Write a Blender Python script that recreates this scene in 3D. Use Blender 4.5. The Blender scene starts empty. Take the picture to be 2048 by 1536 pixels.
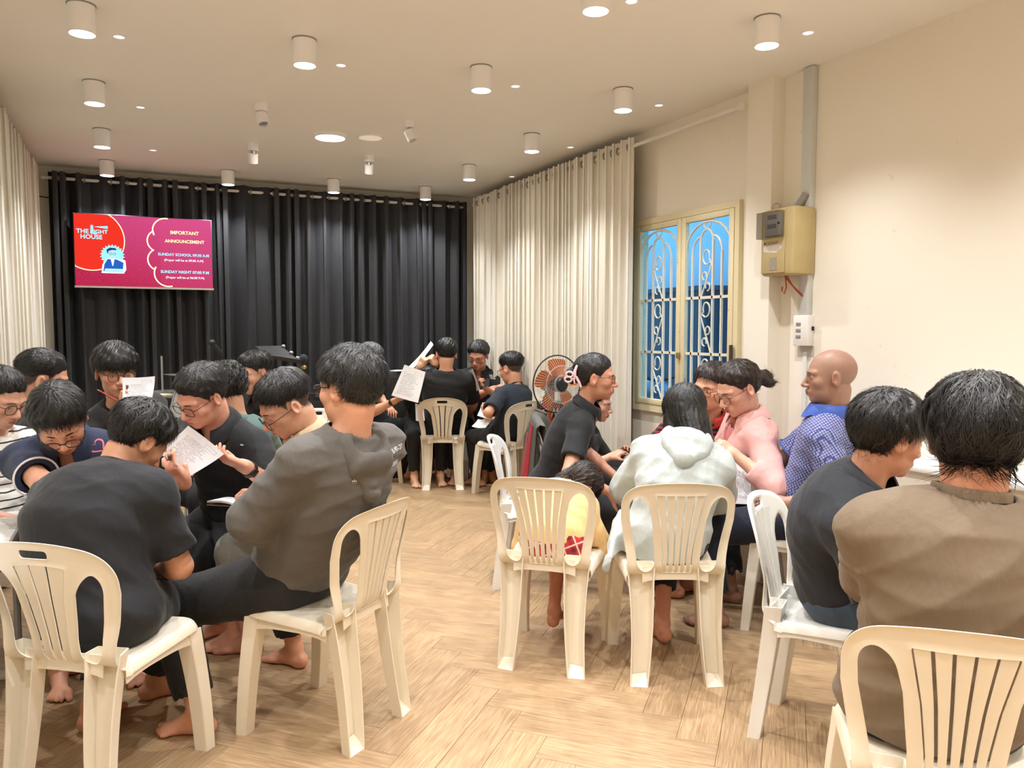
import bpy, bmesh, math, random
import numpy as np
from mathutils import Vector, Matrix
from mathutils.bvhtree import BVHTree
C = bpy.context.scene
COL = C.collection
PI = math.pi
# ---------------------------------------------------------------- camera
CAM_H, FPX, YAW, PITCH = 1.49, 1580.0, math.radians(25.5), math.atan(107/1580)
cam = bpy.data.objects.new('camera', bpy.data.cameras.new('camera'))
COL.objects.link(cam)
cam.location = (0, 0, CAM_H)
cam.rotation_euler = (PI/2-PITCH, 0, -YAW)
cam.data.sensor_width = 36.0
cam.data.lens = FPX/2048*36.0
cam.data.clip_start = 0.02
C.camera = cam
# ---------------------------------------------------------------- world (dusk outside the window), exposure
wd = bpy.data.worlds.new('world'); C.world = wd; wd.use_nodes = True
wd.node_tree.nodes['Background'].inputs[0].default_value = (0.11, 0.29, 0.48, 1)
wd.node_tree.nodes['Background'].inputs[1].default_value = 2.6
C.view_settings.view_transform = 'Standard'
C.view_settings.look = 'None'
C.view_settings.gamma = 1.0
C.view_settings.exposure = 0.92
C.view_settings.use_curve_mapping = False
LAMP_W = 46.0
PANEL_W = 14.0
C.cycles.max_bounces = 8
C.cycles.diffuse_bounces = 5
C.cycles.glossy_bounces = 3
C.cycles.transmission_bounces = 5
C.cycles.transparent_max_bounces = 8
C.cycles.sample_clamp_indirect = 6.0
C.cycles.use_denoising = True
C.cycles.caustics_reflective = False
C.cycles.caustics_refractive = False

# ---------------------------------------------------------------- placing: photo measurements to metres
FWD = np.array([math.sin(YAW), math.cos(YAW), 0.0])
RGT = np.array([math.cos(YAW), -math.sin(YAW), 0.0])
_F = FWD*math.cos(PITCH)+np.array([0, 0, -math.sin(PITCH)])
_U = np.cross(RGT, _F)
EYE = np.array([0, 0, CAM_H])
def _ray(u, v): return _F*FPX+RGT*(u-1024)-_U*(v-768)
def P(u, v, d):
    r = _ray(u, v); return EYE+r*(d/(r@FWD))
def atz(u, v, z):
    r = _ray(u, v); return EYE+r*((z-CAM_H)/r[2])
def atx(u, v, x):
    r = _ray(u, v); return EYE+r*(x/r[0])
def aty(u, v, y):
    r = _ray(u, v); return EYE+r*(y/r[1])
def W(s, d, z=0.0): return RGT*s+FWD*d+np.array([0, 0, z])
def hdg(deg):            # unit vector for a heading measured clockwise from the way the camera looks
    a = math.radians(deg); return FWD*math.cos(a)+RGT*math.sin(a)
def rotz_for(deg): return -YAW-math.radians(deg)

# ---------------------------------------------------------------- tagging
def tag(o, label=None, cat=None, group=None, kind=None):
    if label: o['label'] = label
    if cat: o['category'] = cat
    if group: o['group'] = group
    if kind: o['kind'] = kind
    return o
def empty(name, loc=(0, 0, 0), rz=0.0, label=None, cat=None, group=None):
    o = bpy.data.objects.new(name, None); COL.objects.link(o)
    o.location = loc; o.rotation_euler = (0, 0, rz); o.empty_display_size = .1
    return tag(o, label, cat, group)
def link(name, me, mat=None, parent=None, kind=None, label=None):
    o = bpy.data.objects.new(name, me); COL.objects.link(o)
    if mat is not None and not me.materials: me.materials.append(mat)
    if parent is not None: o.parent = parent
    if kind: o['kind'] = kind
    if label: o['label'] = label
    return o
def copy_tree(o, parent=None):
    c = o.copy(); COL.objects.link(c)
    if parent is not None: c.parent = parent
    for k in ('label', 'group'):
        if parent is None and k in c: del c[k]
    for ch in list(o.children): copy_tree(ch, c)
    return c

# ---------------------------------------------------------------- mesh accumulator
def rot_to(d):
    d = np.array(d, float); d /= np.linalg.norm(d)
    a = np.array([0, 0, 1.0]) if abs(d[2]) < .9 else np.array([1.0, 0, 0])
    x = np.cross(a, d); x /= np.linalg.norm(x); return x, np.cross(d, x), d
class MB:
    def __init__(s): s.v = []; s.f = []; s.m = []
    def add(s, vs, fs, mi=0):
        b = len(s.v); s.v += [tuple(map(float, q)) for q in vs]; s.f += [tuple(i+b for i in f) for f in fs]; s.m += [mi]*len(fs); return s
    def box(s, lo, hi, mi=0, bev=0.0):
        (x0, y0, z0), (x1, y1, z1) = lo, hi
        if bev <= 0:
            return s.add([(x0,y0,z0),(x1,y0,z0),(x1,y1,z0),(x0,y1,z0),(x0,y0,z1),(x1,y0,z1),(x1,y1,z1),(x0,y1,z1)],
                  [(3,2,1,0),(4,5,6,7),(0,1,5,4),(1,2,6,5),(2,3,7,6),(3,0,4,7)], mi)
        bm = bmesh.new(); bmesh.ops.create_cube(bm, size=1)
        for v in bm.verts: v.co = Vector(((x0+x1)/2+v.co.x*(x1-x0), (y0+y1)/2+v.co.y*(y1-y0), (z0+z1)/2+v.co.z*(z1-z0)))
        bmesh.ops.bevel(bm, geom=bm.edges[:], offset=bev, segments=2, affect='EDGES', profile=.5)
        bm.verts.index_update()
        s.add([v.co[:] for v in bm.verts], [tuple(v.index for v in f.verts) for f in bm.faces], mi); bm.free(); return s
    def tube(s, pts, r, n=8, mi=0, cap=True, closed=False, flat=1.0):
        pts = [np.array(p, float) for p in pts]; m = len(pts)
        rs = r if hasattr(r, '__len__') else [r]*m
        vs = []; prev = None
        for i, p in enumerate(pts):
            if closed: t = pts[(i+1) % m]-pts[i-1]
            else: t = pts[min(i+1, m-1)]-pts[max(i-1, 0)]
            t = t/(np.linalg.norm(t)+1e-9)
            if prev is None: x, y, _ = rot_to(t)
            else:
                x = prev-t*(prev@t); x /= np.linalg.norm(x)+1e-9; y = np.cross(t, x)
            prev = x
            for k in range(n):
                a = 2*PI*k/n; vs.append(p+rs[i]*(x*math.cos(a)+y*math.sin(a)*flat))
        fs = []
        for i in range(m if closed else m-1):
            j = (i+1) % m
            for k in range(n):
                k2 = (k+1) % n; fs.append((i*n+k, i*n+k2, j*n+k2, j*n+k))
        if cap and not closed:
            fs.append(tuple(range(n))[::-1]); fs.append(tuple(range((m-1)*n, m*n)))
        return s.add(vs, fs, mi)
    def lathe(s, prof, c=(0, 0, 0), axis=(0, 0, 1), n=24, mi=0):     # prof: (r, h)
        x, y, z = rot_to(axis); c = np.array(c, float); vs = []; fs = []
        for r, h in prof:
            for k in range(n):
                a = 2*PI*k/n; vs.append(c+z*h+r*(x*math.cos(a)+y*math.sin(a)))
        for i in range(len(prof)-1):
            for k in range(n):
                k2 = (k+1) % n
                if prof[i][0] < 1e-6: fs.append((i*n, (i+1)*n+k2, (i+1)*n+k))
                elif prof[i+1][0] < 1e-6: fs.append((i*n+k, i*n+k2, (i+1)*n))
                else: fs.append((i*n+k, i*n+k2, (i+1)*n+k2, (i+1)*n+k))
        ax_ = prof[0][0] < 1e-6 or prof[-1][0] < 1e-6
        if not ax_: fs.append(tuple(range(n))[::-1])
        if not ax_: fs.append(tuple(range((len(prof)-1)*n, len(prof)*n)))
        return s.add(vs, fs, mi)
    def ell(s, c, r, n=12, mi=0, R=None):
        vs = []; fs = []; m = n//2
        for i in range(m+1):
            th = PI*i/m
            for k in range(n):
                a = 2*PI*k/n; q = np.array([r[0]*math.sin(th)*math.cos(a), r[1]*math.sin(th)*math.sin(a), r[2]*math.cos(th)])
                if R is not None: q = q@R
                vs.append(np.array(c)+q)
        for i in range(m):
            for k in range(n):
                k2 = (k+1) % n; fs.append((i*n+k, (i+1)*n+k, (i+1)*n+k2, i*n+k2))
        return s.add(vs, fs, mi)
    def sheet(s, fn, nu, nv, t=0.0, mi=0):          # fn(a,b) for a,b in 0..1 ; optional thickness along the normal
        g = np.array([[fn(i/nu, j/nv) for j in range(nv+1)] for i in range(nu+1)], float)
        du = np.gradient(g, axis=0); dv = np.gradient(g, axis=1); nn = np.cross(du, dv); nn /= np.linalg.norm(nn, axis=2, keepdims=True)+1e-12
        q = [(i*(nv+1)+j, (i+1)*(nv+1)+j, (i+1)*(nv+1)+j+1, i*(nv+1)+j+1) for i in range(nu) for j in range(nv)]
        if t == 0: return s.add(g.reshape(-1, 3), q, mi)
        N = (nu+1)*(nv+1); vs = np.concatenate([(g+nn*t/2).reshape(-1, 3), (g-nn*t/2).reshape(-1, 3)])
        fs = q+[tuple(i+N for i in f[::-1]) for f in q]
        bd = [i*(nv+1) for i in range(nu+1)]+[nu*(nv+1)+j for j in range(1, nv+1)]+[i*(nv+1)+nv for i in range(nu-1, -1, -1)]+[j for j in range(nv-1, 0, -1)]
        for a, b in zip(bd, bd[1:]+bd[:1]): fs.append((b, a, a+N, b+N))
        return s.add(vs, fs, mi)
    def mesh(s, name, mats, smooth=35):
        me = bpy.data.meshes.new(name); me.from_pydata(s.v, [], s.f)
        for m in (mats if isinstance(mats, (list, tuple)) else [mats]): me.materials.append(m)
        if any(s.m): me.polygons.foreach_set('material_index', s.m)
        if smooth:
            me.polygons.foreach_set('use_smooth', [True]*len(me.polygons))
            if smooth < 180: me.set_sharp_from_angle(angle=math.radians(smooth))
        me.update(); return me
    def build(s, name, mats, parent=None, smooth=35, kind=None, label=None):
        return link(name, s.mesh(name, mats, smooth), None, parent, kind, label)
def np_mesh(name, V, Q, mats, smooth=True, sharp=None):
    me = bpy.data.meshes.new(name); Q = np.asarray(Q, np.int32); n, k = Q.shape
    me.vertices.add(len(V)); me.vertices.foreach_set('co', np.asarray(V, np.float32).ravel())
    me.loops.add(n*k); me.loops.foreach_set('vertex_index', Q.ravel())
    me.polygons.add(n); me.polygons.foreach_set('loop_start', np.arange(0, n*k, k, dtype=np.int32))
    if not smooth: me.polygons.foreach_set('use_smooth', np.zeros(n, bool))
    for m in (mats if isinstance(mats, (list, tuple)) else [mats]): me.materials.append(m)
    me.update(calc_edges=True)
    if sharp: me.set_sharp_from_angle(angle=math.radians(sharp))
    return me

# ---------------------------------------------------------------- materials
class NT:
    def __init__(s, name):
        s.m = bpy.data.materials.new(name); s.m.use_nodes = True; s.t = s.m.node_tree; s.N = s.t.nodes
        s.b = s.N['Principled BSDF']; s.out = s.N['Material Output']
    def n(s, typ, **kw):
        x = s.N.new(typ)
        for k, v in kw.items():
            if k.startswith('i_'): x.inputs[k[2:].replace('_', ' ')].default_value = v
            else: setattr(x, k, v)
        return x
    def l(s, a, b): s.t.links.new(a, b)
    def math(s, op, a, b=None, c=None, clamp=False):
        x = s.N.new('ShaderNodeMath'); x.operation = op; x.use_clamp = clamp
        for i, q in enumerate((a, b, c)):
            if q is None: continue
            if isinstance(q, (int, float)): x.inputs[i].default_value = q
            else: s.l(q, x.inputs[i])
        return x.outputs[0]
    def mix(s, f, a, b):
        x = s.N.new('ShaderNodeMix'); x.data_type = 'RGBA'
        for q, i in ((f, 0), (a, 6), (b, 7)):
            if isinstance(q, (int, float)): x.inputs[i].default_value = q
            elif isinstance(q, (tuple, list)): x.inputs[i].default_value = (*q[:3], 1)
            else: s.l(q, x.inputs[i])
        return x.outputs[2]
    def coord(s, which='Object', scale=None):
        tc = s.N.new('ShaderNodeTexCoord'); o = tc.outputs[which]
        if scale is not None:
            mp = s.N.new('ShaderNodeMapping'); mp.inputs['Scale'].default_value = scale; s.l(o, mp.inputs[0]); o = mp.outputs[0]
        return o
    def noise(s, vec, scale, detail=3, rough=.55):
        x = s.n('ShaderNodeTexNoise'); x.inputs['Scale'].default_value = scale; x.inputs['Detail'].default_value = detail; x.inputs['Roughness'].default_value = rough
        if vec is not None: s.l(vec, x.inputs['Vector'])
        return x.outputs[0]
    def bump(s, h, strength=.3, dist=.01):
        x = s.n('ShaderNodeBump'); x.inputs['Strength'].default_value = strength; x.inputs['Distance'].default_value = dist
        s.l(h, x.inputs['Height']); s.l(x.outputs[0], s.b.inputs['Normal'])
    def set(s, **kw):
        for k, v in kw.items():
            i = s.b.inputs[k.replace('_', ' ')]
            if isinstance(v, tuple): v = (*v[:3], 1) if i.type == 'RGBA' else v
            if isinstance(v, (int, float, tuple)): i.default_value = v
            else: s.l(v, i)
        return s
def rgb(r, g, b):            # sRGB 0..255 to linear
    f = lambda c: (c/255/12.92 if c <= 10.3 else ((c/255+.055)/1.055)**2.4)
    return (f(r), f(g), f(b))
def plain(name, col, rough=.5, metal=0.0, var=.06, vs=6.0, bump=0.0, bs=60.0, bd=.002, **kw):
    t = NT(name); c = t.coord()
    if var:
        n = t.noise(c, vs); d = tuple(max(0, q*(1-var)) for q in col); u = tuple(min(1, q*(1+var)) for q in col)
        t.set(Base_Color=t.mix(n, d, u))
    else: t.set(Base_Color=col)
    t.set(Roughness=rough, Metallic=metal, **kw)
    if bump: t.bump(t.noise(c, bs, 4), bump, bd)
    return t.m
def fabric(name, col, rough=.85, var=.18, fold=.35, weave=.25, sheen=.08):
    t = NT(name); c = t.coord()
    n1 = t.noise(c, 5.0, 3); n2 = t.noise(t.coord('Object', (1, 1, .35)), 22.0, 3, .6); n3 = t.noise(c, 900.0, 1)
    d = tuple(q*(1-var) for q in col); u = tuple(min(1, q*(1+var)) for q in col)
    t.set(Base_Color=t.mix(n1, d, u), Roughness=rough, Sheen_Weight=sheen, Sheen_Roughness=.4)
    h = t.math('ADD', t.math('MULTIPLY', n2, fold), t.math('MULTIPLY', n3, weave*.06))
    t.bump(h, .9, .016)
    return t
# ================================================================= ROOM
XL, XR, YB, YF, ZC = -0.84, 3.39, 8.08, -3.4, 2.925
def wall_paint(name, col, stain=0.0):
    t = NT(name); c = t.coord('Object'); n = t.noise(c, 1.3, 4); n2 = t.noise(c, 9.0, 5, .65)
    base = t.mix(n, tuple(q*.975 for q in col), tuple(min(1, q*1.02) for q in col))
    if stain:
        f = t.math('MULTIPLY', t.math('GREATER_THAN', n2, .69), stain); base = t.mix(f, base, tuple(q*.72 for q in col))
    t.set(Base_Color=base, Roughness=.7); t.bump(t.noise(c, 40, 3), .08, .004); return t.m
M_wall = wall_paint('cream wall paint', (.84, .795, .69), .35)
M_ceil = wall_paint('ceiling paint', (.87, .855, .79))
M_white = plain('white plastic', (.78, .76, .72), .4, var=.02)
M_dark = plain('black plastic', (.012, .012, .013), .45, var=.1)
M_steel = plain('brushed steel', (.5, .5, .5), .3, 1.0)
M_grey = plain('grey plastic', (.25, .25, .25), .5)
def slab(name, lo, hi, mat, **k):
    o = MB().box(lo, hi).build(name, mat, kind='structure', smooth=0, **k); return o
slab('ceiling', (XL-.1, YF-.1, ZC), (XR+.1, YB+.1, ZC+.1), M_ceil)
slab('wall_back', (XL-.1, YB, 0), (XR+.1, YB+.1, ZC), M_wall)
slab('wall_left', (XL-.1, YF, 0), (XL, YB, ZC), M_wall)
slab('wall_front', (XL-.1, YF-.1, 0), (XR+.1, YF, ZC), M_wall)
WY0, WY1, WZ0, WZ1 = 3.815, 4.945, .905, 2.29
w = MB()
for lo, hi in (((XR, YF, 0), (XR+.1, WY0, ZC)), ((XR, WY1, 0), (XR+.1, YB, ZC)), ((XR, WY0, 0), (XR+.1, WY1, WZ0)), ((XR, WY0, WZ1), (XR+.1, WY1, ZC))): w.box(lo, hi)
w.build('wall_right', M_wall, kind='structure', smooth=0)
slab('trim_1', (3.30, 3.487, 0), (XR, 3.69, ZC), M_wall, label='cream pillar standing out of the right wall')
# ---- floor: dark bed and herringbone planks
t = NT('oak vinyl plank')
uv = t.n('ShaderNodeUVMap', uv_map='UVMap').outputs[0]
oi = t.n('ShaderNodeObjectInfo').outputs['Random']; at = t.n('ShaderNodeAttribute', attribute_name='rnd').outputs['Fac']
rn = t.math('FRACT', t.math('ADD', oi, at))
off = t.n('ShaderNodeCombineXYZ'); t.l(t.math('MULTIPLY', rn, 37.0), off.inputs[0]); t.l(t.math('MULTIPLY', rn, 91.0), off.inputs[1])
def grainvec(sx, sy):
    ad = t.n('ShaderNodeVectorMath', operation='ADD'); t.l(uv, ad.inputs[0]); t.l(off.outputs[0], ad.inputs[1])
    mp = t.n('ShaderNodeMapping'); mp.inputs['Scale'].default_value = (sx, sy, 1); t.l(ad.outputs[0], mp.inputs[0]); return mp.outputs[0]
g1 = t.noise(grainvec(3.0, 70), 2.0, 5, .68); g2 = t.noise(grainvec(9, 330), 1.0, 3, .6); g3 = t.noise(grainvec(1.5, 9), 1.6, 2)
cr = t.n('ShaderNodeValToRGB'); e = cr.color_ramp.elements
e[0].position = .36; e[0].color = (.245, .148, .075, 1); e[1].position = .62; e[1].color = (.55, .385, .225, 1)
m_ = cr.color_ramp.elements.new(.5); m_.color = (.41, .272, .15, 1)
g = t.math('ADD', t.math('MULTIPLY', g1, .55), t.math('ADD', t.math('MULTIPLY', g2, .30), t.math('MULTIPLY', g3, .15)))
t.l(g, cr.inputs[0])
tone = t.mix(rn, (.90, .90, .90), (1.04, 1.03, 1.02))
mm = t.n('ShaderNodeMix', data_type='RGBA', blend_type='MULTIPLY'); mm.inputs[0].default_value = 1.0
t.l(cr.outputs[0], mm.inputs[6]); t.l(tone, mm.inputs[7])
t.set(Base_Color=mm.outputs[2], Roughness=t.math('MULTIPLY_ADD', g2, .15, .36), Specular_IOR_Level=.45); t.bump(g, .12, .002)
M_plank = t.m
floor = slab('floor', (XL, YF, -.06), (XR, YB, -.005), plain('dark plank joint', (.10, .065, .035), .8))
PL, PW, GAP = .75, .15, .0007
def plank_mesh(name, items):         # items: (origin xy, angle, random)
    V, F, UV, RN = [], [], [], []
    for (ox, oy), a, r in items:
        b = len(V); c, s = math.cos(a), math.sin(a)
        x0, x1, y0, y1, q = GAP, PL-GAP, GAP, PW-GAP, .0012
        loc = [(x0, y0, -.005), (x1, y0, -.005), (x1, y1, -.005), (x0, y1, -.005), (x0, y0, -q*.5), (x1, y0, -q*.5), (x1, y1, -q*.5), (x0, y1, -q*.5),
               (x0+q, y0+q, 0), (x1-q, y0+q, 0), (x1-q, y1-q, 0), (x0+q, y1-q, 0)]
        V += [(ox+c*x-s*y, oy+s*x+c*y, z) for x, y, z in loc]
        fs = [(0, 1, 5, 4), (1, 2, 6, 5), (2, 3, 7, 6), (3, 0, 4, 7), (4, 5, 9, 8), (5, 6, 10, 9), (6, 7, 11, 10), (7, 4, 8, 11), (8, 9, 10, 11)]
        F += [tuple(i+b for i in f) for f in fs]; UV += [loc[i][:2] for f in fs for i in f]; RN += [r]*len(loc)
    me = bpy.data.meshes.new(name); me.from_pydata(V, [], F); me.materials.append(M_plank)
    ul = me.uv_layers.new(name='UVMap'); ul.data.foreach_set('uv', np.array(UV, np.float32).ravel())
    if RN and any(RN): at_ = me.attributes.new('rnd', 'FLOAT', 'POINT'); at_.data.foreach_set('value', RN)
    me.update(); return me
ex, ey = np.array([1, 1])/math.sqrt(2), np.array([-1, 1])/math.sqrt(2)
O0 = np.array([.797, 2.378]); pk = []
for m in range(-6, 8):
    for k in range(-70, 90):
        o1 = O0+ex*(k*PW+m*PL)+ey*(k*PW-m*PL); pk.append((o1, PI/4))
        o2 = O0+ex*(k*PW+PL+PW+m*PL)+ey*(k*PW+PW-PL-m*PL); pk.append((o2, PI*3/4))
rng = random.Random(4); cand = []
for o, a in pk:
    d = np.array([math.cos(a), math.sin(a)]); n = np.array([-d[1], d[0]]); c = o+d*PL/2+n*PW/2
    if not (XL-.28 < c[0] < XR+.28 and YF-.2 < c[1] < YB+.2): continue
    cw = np.array([c[0], c[1], 0])-np.array([0, 0, 0]); dep = cw@FWD; sid = cw@RGT
    vis = dep > 1.9 and abs(sid) < dep*.66+.35
    cand.append((0 if vis else 1, dep if dep > 0 else 99, o, a, c))
cand.sort(key=lambda q: (q[0], q[1]))
me0 = plank_mesh('plank', [((0, 0), 0, 0)])
inside = lambda o, a: all(XL < (o+np.array([math.cos(a), math.sin(a)])*l+np.array([-math.sin(a), math.cos(a)])*w_)[0] < XR for l in (0, PL) for w_ in (0, PW))
rest = []
n_ = 0
for q in cand:
    if n_ < 300 and q[0] == 0:
        po = link('plank', me0, None, floor); po.location = (q[2][0], q[2][1], 0); po.rotation_euler = (0, 0, q[3]); n_ += 1
    else: rest.append(((q[2][0], q[2][1]), q[3], rng.random()*.98+.01))
link('far_planks', plank_mesh('far_planks', rest), None, floor, kind='stuff')
# ---- outside the window
M_out = plain('blue washed render', (.55, .64, .72), .9, var=.12, vs=1.2); M_outd = plain('dark tin roof', (.05, .06, .075), .6, var=.2)
slab('wall_exterior', (6.2, 1.0, 0), (6.35, 16, 3.4), M_out)
slab('ground_exterior', (XR+.1, 1.0, -.1), (6.2, 16, 0), M_outd)
sh = MB().box((5.62, 6.9, 0), (6.19, 10.4, 1.93)).box((5.56, 6.82, 1.93), (6.19, 10.5, 1.98))
tag(sh.build('shed', M_outd, smooth=0), 'dark shed seen through the barred window in the blue alley', 'shed')
mo = empty('motorbike', (4.75, 6.0, 0), 0, 'dim parked motorbike low behind the window glass', 'motorbike')
b = MB().tube([(0, -.55, .62), (0, -.2, .78), (0, .1, .74), (0, .55, .95)], [.09, .14, .13, .06], 10)
b.build('body', plain('blue motorbike paint', (.12, .2, .3), .25), mo)
for yy in (-.6, .6): MB().tube([(0, yy+.26*math.cos(a), .29+.26*math.sin(a)) for a in np.linspace(0, 2*PI, 20)[:-1]], .05, 8, closed=True).build('wheel', M_dark, mo)
MB().tube([(-.3, .48, 1.05), (0, .55, .98), (.3, .48, 1.05)], .018, 8).build('handlebar', M_dark, mo)
MB().ell((0, .6, .92), (.12, .09, .1)).build('headlamp', plain('lamp lens', (.5, .6, .7), .1), mo)

# ---- window
M_wframe = NT('yellowed cream enamel'); c_ = M_wframe.coord(); nn_ = M_wframe.noise(c_, 14, 5, .7)
M_wframe.set(Base_Color=M_wframe.mix(M_wframe.math('MULTIPLY', M_wframe.math('GREATER_THAN', nn_, .64), .5), (.72, .63, .40), (.34, .25, .12)), Roughness=.45); M_wframe = M_wframe.m
M_bar = plain('cream grille paint', (.76, .70, .56), .4)
g_ = NT('window glass'); g_.N.remove(g_.b)
gl = g_.n('ShaderNodeBsdfGlossy'); gl.inputs['Roughness'].default_value = .02; gl.inputs['Color'].default_value = (.9, .95, 1, 1)
tr = g_.n('ShaderNodeBsdfTransparent'); tr.inputs['Color'].default_value = (.80, .92, 1, 1)
fr = g_.n('ShaderNodeValue'); fr.outputs[0].default_value = .045
mx = g_.n('ShaderNodeMixShader'); g_.l(fr.outputs[0], mx.inputs[0]); g_.l(tr.outputs[0], mx.inputs[1]); g_.l(gl.outputs[0], mx.inputs[2]); g_.l(mx.outputs[0], g_.out.inputs[0])
M_glass = g_.m
win = MB()
for lo, hi in (((XR-.03, WY0, WZ0), (XR+.07, WY0+.04, WZ1)), ((XR-.03, WY1-.04, WZ0), (XR+.07, WY1, WZ1)), ((XR-.03, WY0+.04, WZ1-.04), (XR+.07, WY1-.04, WZ1)), ((XR-.03, WY0+.04, WZ0), (XR+.07, WY1-.04, WZ0+.05))): win.box(lo, hi)
win = win.build('window_1', M_wframe, kind='structure', smooth=0)
GX = XR-.012
for ci, (a, bb) in enumerate(((WY0+.042, (WY0+WY1)/2-.002), ((WY0+WY1)/2+.002, WY1-.042))):
    z0, z1 = WZ0+.053, WZ1-.043; s = MB(); fw = .045
    for lo, hi in (((XR-.035, a, z0), (XR-.002, a+fw, z1)), ((XR-.035, bb-fw, z0), (XR-.002, bb, z1)), ((XR-.035, a+fw, z1-.04), (XR-.002, bb-fw, z1)), ((XR-.035, a+fw, z0), (XR-.002, bb-fw, z0+.04))): s.box(lo, hi, 0, .003)
    cas = s.build('casement', M_wframe, win, 30)
    MB().add([(XR-.002, a+fw, z0+.04), (XR-.002, bb-fw, z0+.04), (XR-.002, bb-fw, z1-.04), (XR-.002, a+fw, z1-.04)], [(0, 1, 2, 3)]).build('glass_pane', M_glass, cas, 0)
    ya, yb2 = a+fw, bb-fw; wd_ = yb2-ya; zt = z1-.04; zb = z0+.04
    Y = lambda f: yb2-wd_*f      # f from the far side, as the photograph reads left to right
    hb = (1.705, 1.335)
    for z in hb: MB().box((GX-.012, ya, z-.009), (GX+.003, yb2, z+.009)).build('bar', M_bar, cas, 0)
    fs = (.14, .33, .62, .82); top = (1.99, 2.07, 2.07, 1.99)
    arc = lambda f0, f1, zb_, h, n=10, a0=0, a1=PI: [(GX-.006, Y((f0+f1)/2-(f1-f0)/2*math.cos(q)), zb_+h*math.sin(q)) for q in np.linspace(a0, a1, n)]
    for f, tz in zip(fs, top): MB().box((GX-.012, Y(f)-.0065, zb), (GX+.003, Y(f)+.0065, tz)).build('bar', M_bar, cas, 0)
    MB().tube(arc(.33, .62, 2.07, .075), .007, 6).build('arch', M_bar, cas)
    MB().tube(arc(.14, .52, 1.99, .11, 6, 0, PI/2), .007, 6).build('arch', M_bar, cas)
    MB().tube(arc(.43, .82, 1.99, .11, 6, PI/2, PI), .007, 6).build('arch', M_bar, cas)
    MB().tube(arc(-.02, 1.02, 2.02, zt-2.03), .008, 6).build('arch', M_bar, cas)
    MB().tube([(GX-.006, Y(.475)+.033*math.cos(q), 2.185+.033*math.sin(q)) for q in np.linspace(0, 2*PI, 18)[:-1]], .005, 6, closed=True).build('ring', M_bar, cas)
    for (zl, zh), flip in zip(((1.71, 2.03), (1.345, 1.69), (zb+.01, 1.32)), (1, -1, 1)):
        if ci == 0: flip = -flip
        H = zh-zl; r0 = .046
        def L(f, z): return (GX-.006, Y(.475+flip*f), z)
        pts = [L(.10*math.cos(q)*(1-.35*i/14), zh-.06+.055*math.sin(q)*(1-.35*i/14)) for i, q in enumerate(np.linspace(-PI*.75, PI*1.15, 15))]
        MB().tube(pts+[L(-.12, zh-.11), L(.12, zl)], .0055, 6).build('scroll', M_bar, cas)
        for k, (fc, zz) in enumerate(((.045, zl+H*.42), (-.03, zl+H*.2))):
            MB().tube([L(fc-.05*math.cos(q)*(1 if k == 0 else -1), zz+.026*math.sin(q)) for q in np.linspace(-.4, PI*1.55, 12)], .005, 6).build('scroll', M_bar, cas)
MB().box((XR-.055, (WY0+WY1)/2-.012, 1.30), (XR-.035, (WY0+WY1)/2+.012, 1.34), 0, .003).build('latch', plain('worn brass', (.4, .3, .15), .4, .8), win)
MB().tube([(XR-.05, WY0+.03, 1.30), (XR-.05, WY0+.03, 1.40)], .012, 8).build('hinge', plain('rusted steel', (.06, .04, .025), .8), win)

# ================================================================= CURTAINS
def curtain(name, p0, p1, nf, amp, z0, z1, mat, seed, lab, grp, zrod, eyel=True, rnd=.35, hem=.02):
    rg = np.random.RandomState(seed); p0 = np.array(p0, float); p1 = np.array(p1, float); L = np.linalg.norm(p1-p0); d = (p1-p0)/L; n = np.array([-d[1], d[0]])
    wts = 1+rnd*(rg.rand(nf)*2-1)*1.4; wts = np.clip(wts, .35, 2.2); edges = np.concatenate([[0], np.cumsum(wts)])/wts.sum()
    amps = amp*(.75+.5*rg.rand(nf)); per = 12; rows = np.linspace(0, 1, 13); g = []
    lean = np.cumsum(rg.randn(nf+1))*.012; lean -= np.linspace(lean[0], lean[-1], nf+1)
    for r in rows:
        row = []
        for i in range(nf):
            for k in range(per if i < nf-1 else per+1):
                f = k/per; s = edges[i]+(edges[i+1]-edges[i])*f
                sl = lean[i]+(lean[i+1]-lean[i])*f
                ph = 2*PI*f; w_ = math.sin(ph); sh_ = .25*math.sin(2*ph)*(1-.3*r)/nf
                a_ = amps[i]*(1+.35*r*math.sin(i*1.7+seed))
                off_ = a_*np.sign(w_)*abs(w_)**(.75)
                q = p0+d*(s+sh_+sl*r)*L+n*off_
                row.append((q[0], q[1], z1-(z1-z0)*r))
        g.append(row)
    g = np.array(g); m, k = g.shape[:2]; mb = MB()
    mb.sheet(lambda a, b_: g[int(round(b_*(m-1)))][int(round(a*(k-1)))], k-1, m-1, .003)
    o = mb.build(name, mat, None, 60); tag(o, lab, 'curtain', grp)
    if eyel:
        em = MB()
        ring = MB().tube([(.024*math.cos(q), .024*math.sin(q), 0) for q in np.linspace(0, 2*PI, 15)[:-1]], .0055, 6, closed=True).mesh('eyelet', plain('dull metal eyelet', (.35, .33, .3), .35, .8) if 'm_eye' not in globals() else m_eye)
        for i in range(1, nf):
            s = edges[i]*L; e_ = link('eyelet', ring, None, o); q = p0+d*s; e_.location = (q[0], q[1], zrod)
            e_.rotation_euler = (PI/2, 0, math.atan2(d[1], d[0])+PI/2+.5)
    return o
m_eye = plain('dull metal eyelet', (.35, .33, .3), .35, .8)
t = fabric('charcoal blackout cloth', (.020, .021, .025), .62, .15, .25, .15, .12); M_cdark = t.m
t = fabric('off white curtain cloth', (.80, .765, .68), .75, .04, .12, .2, .15); M_cwhite = t.m
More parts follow.
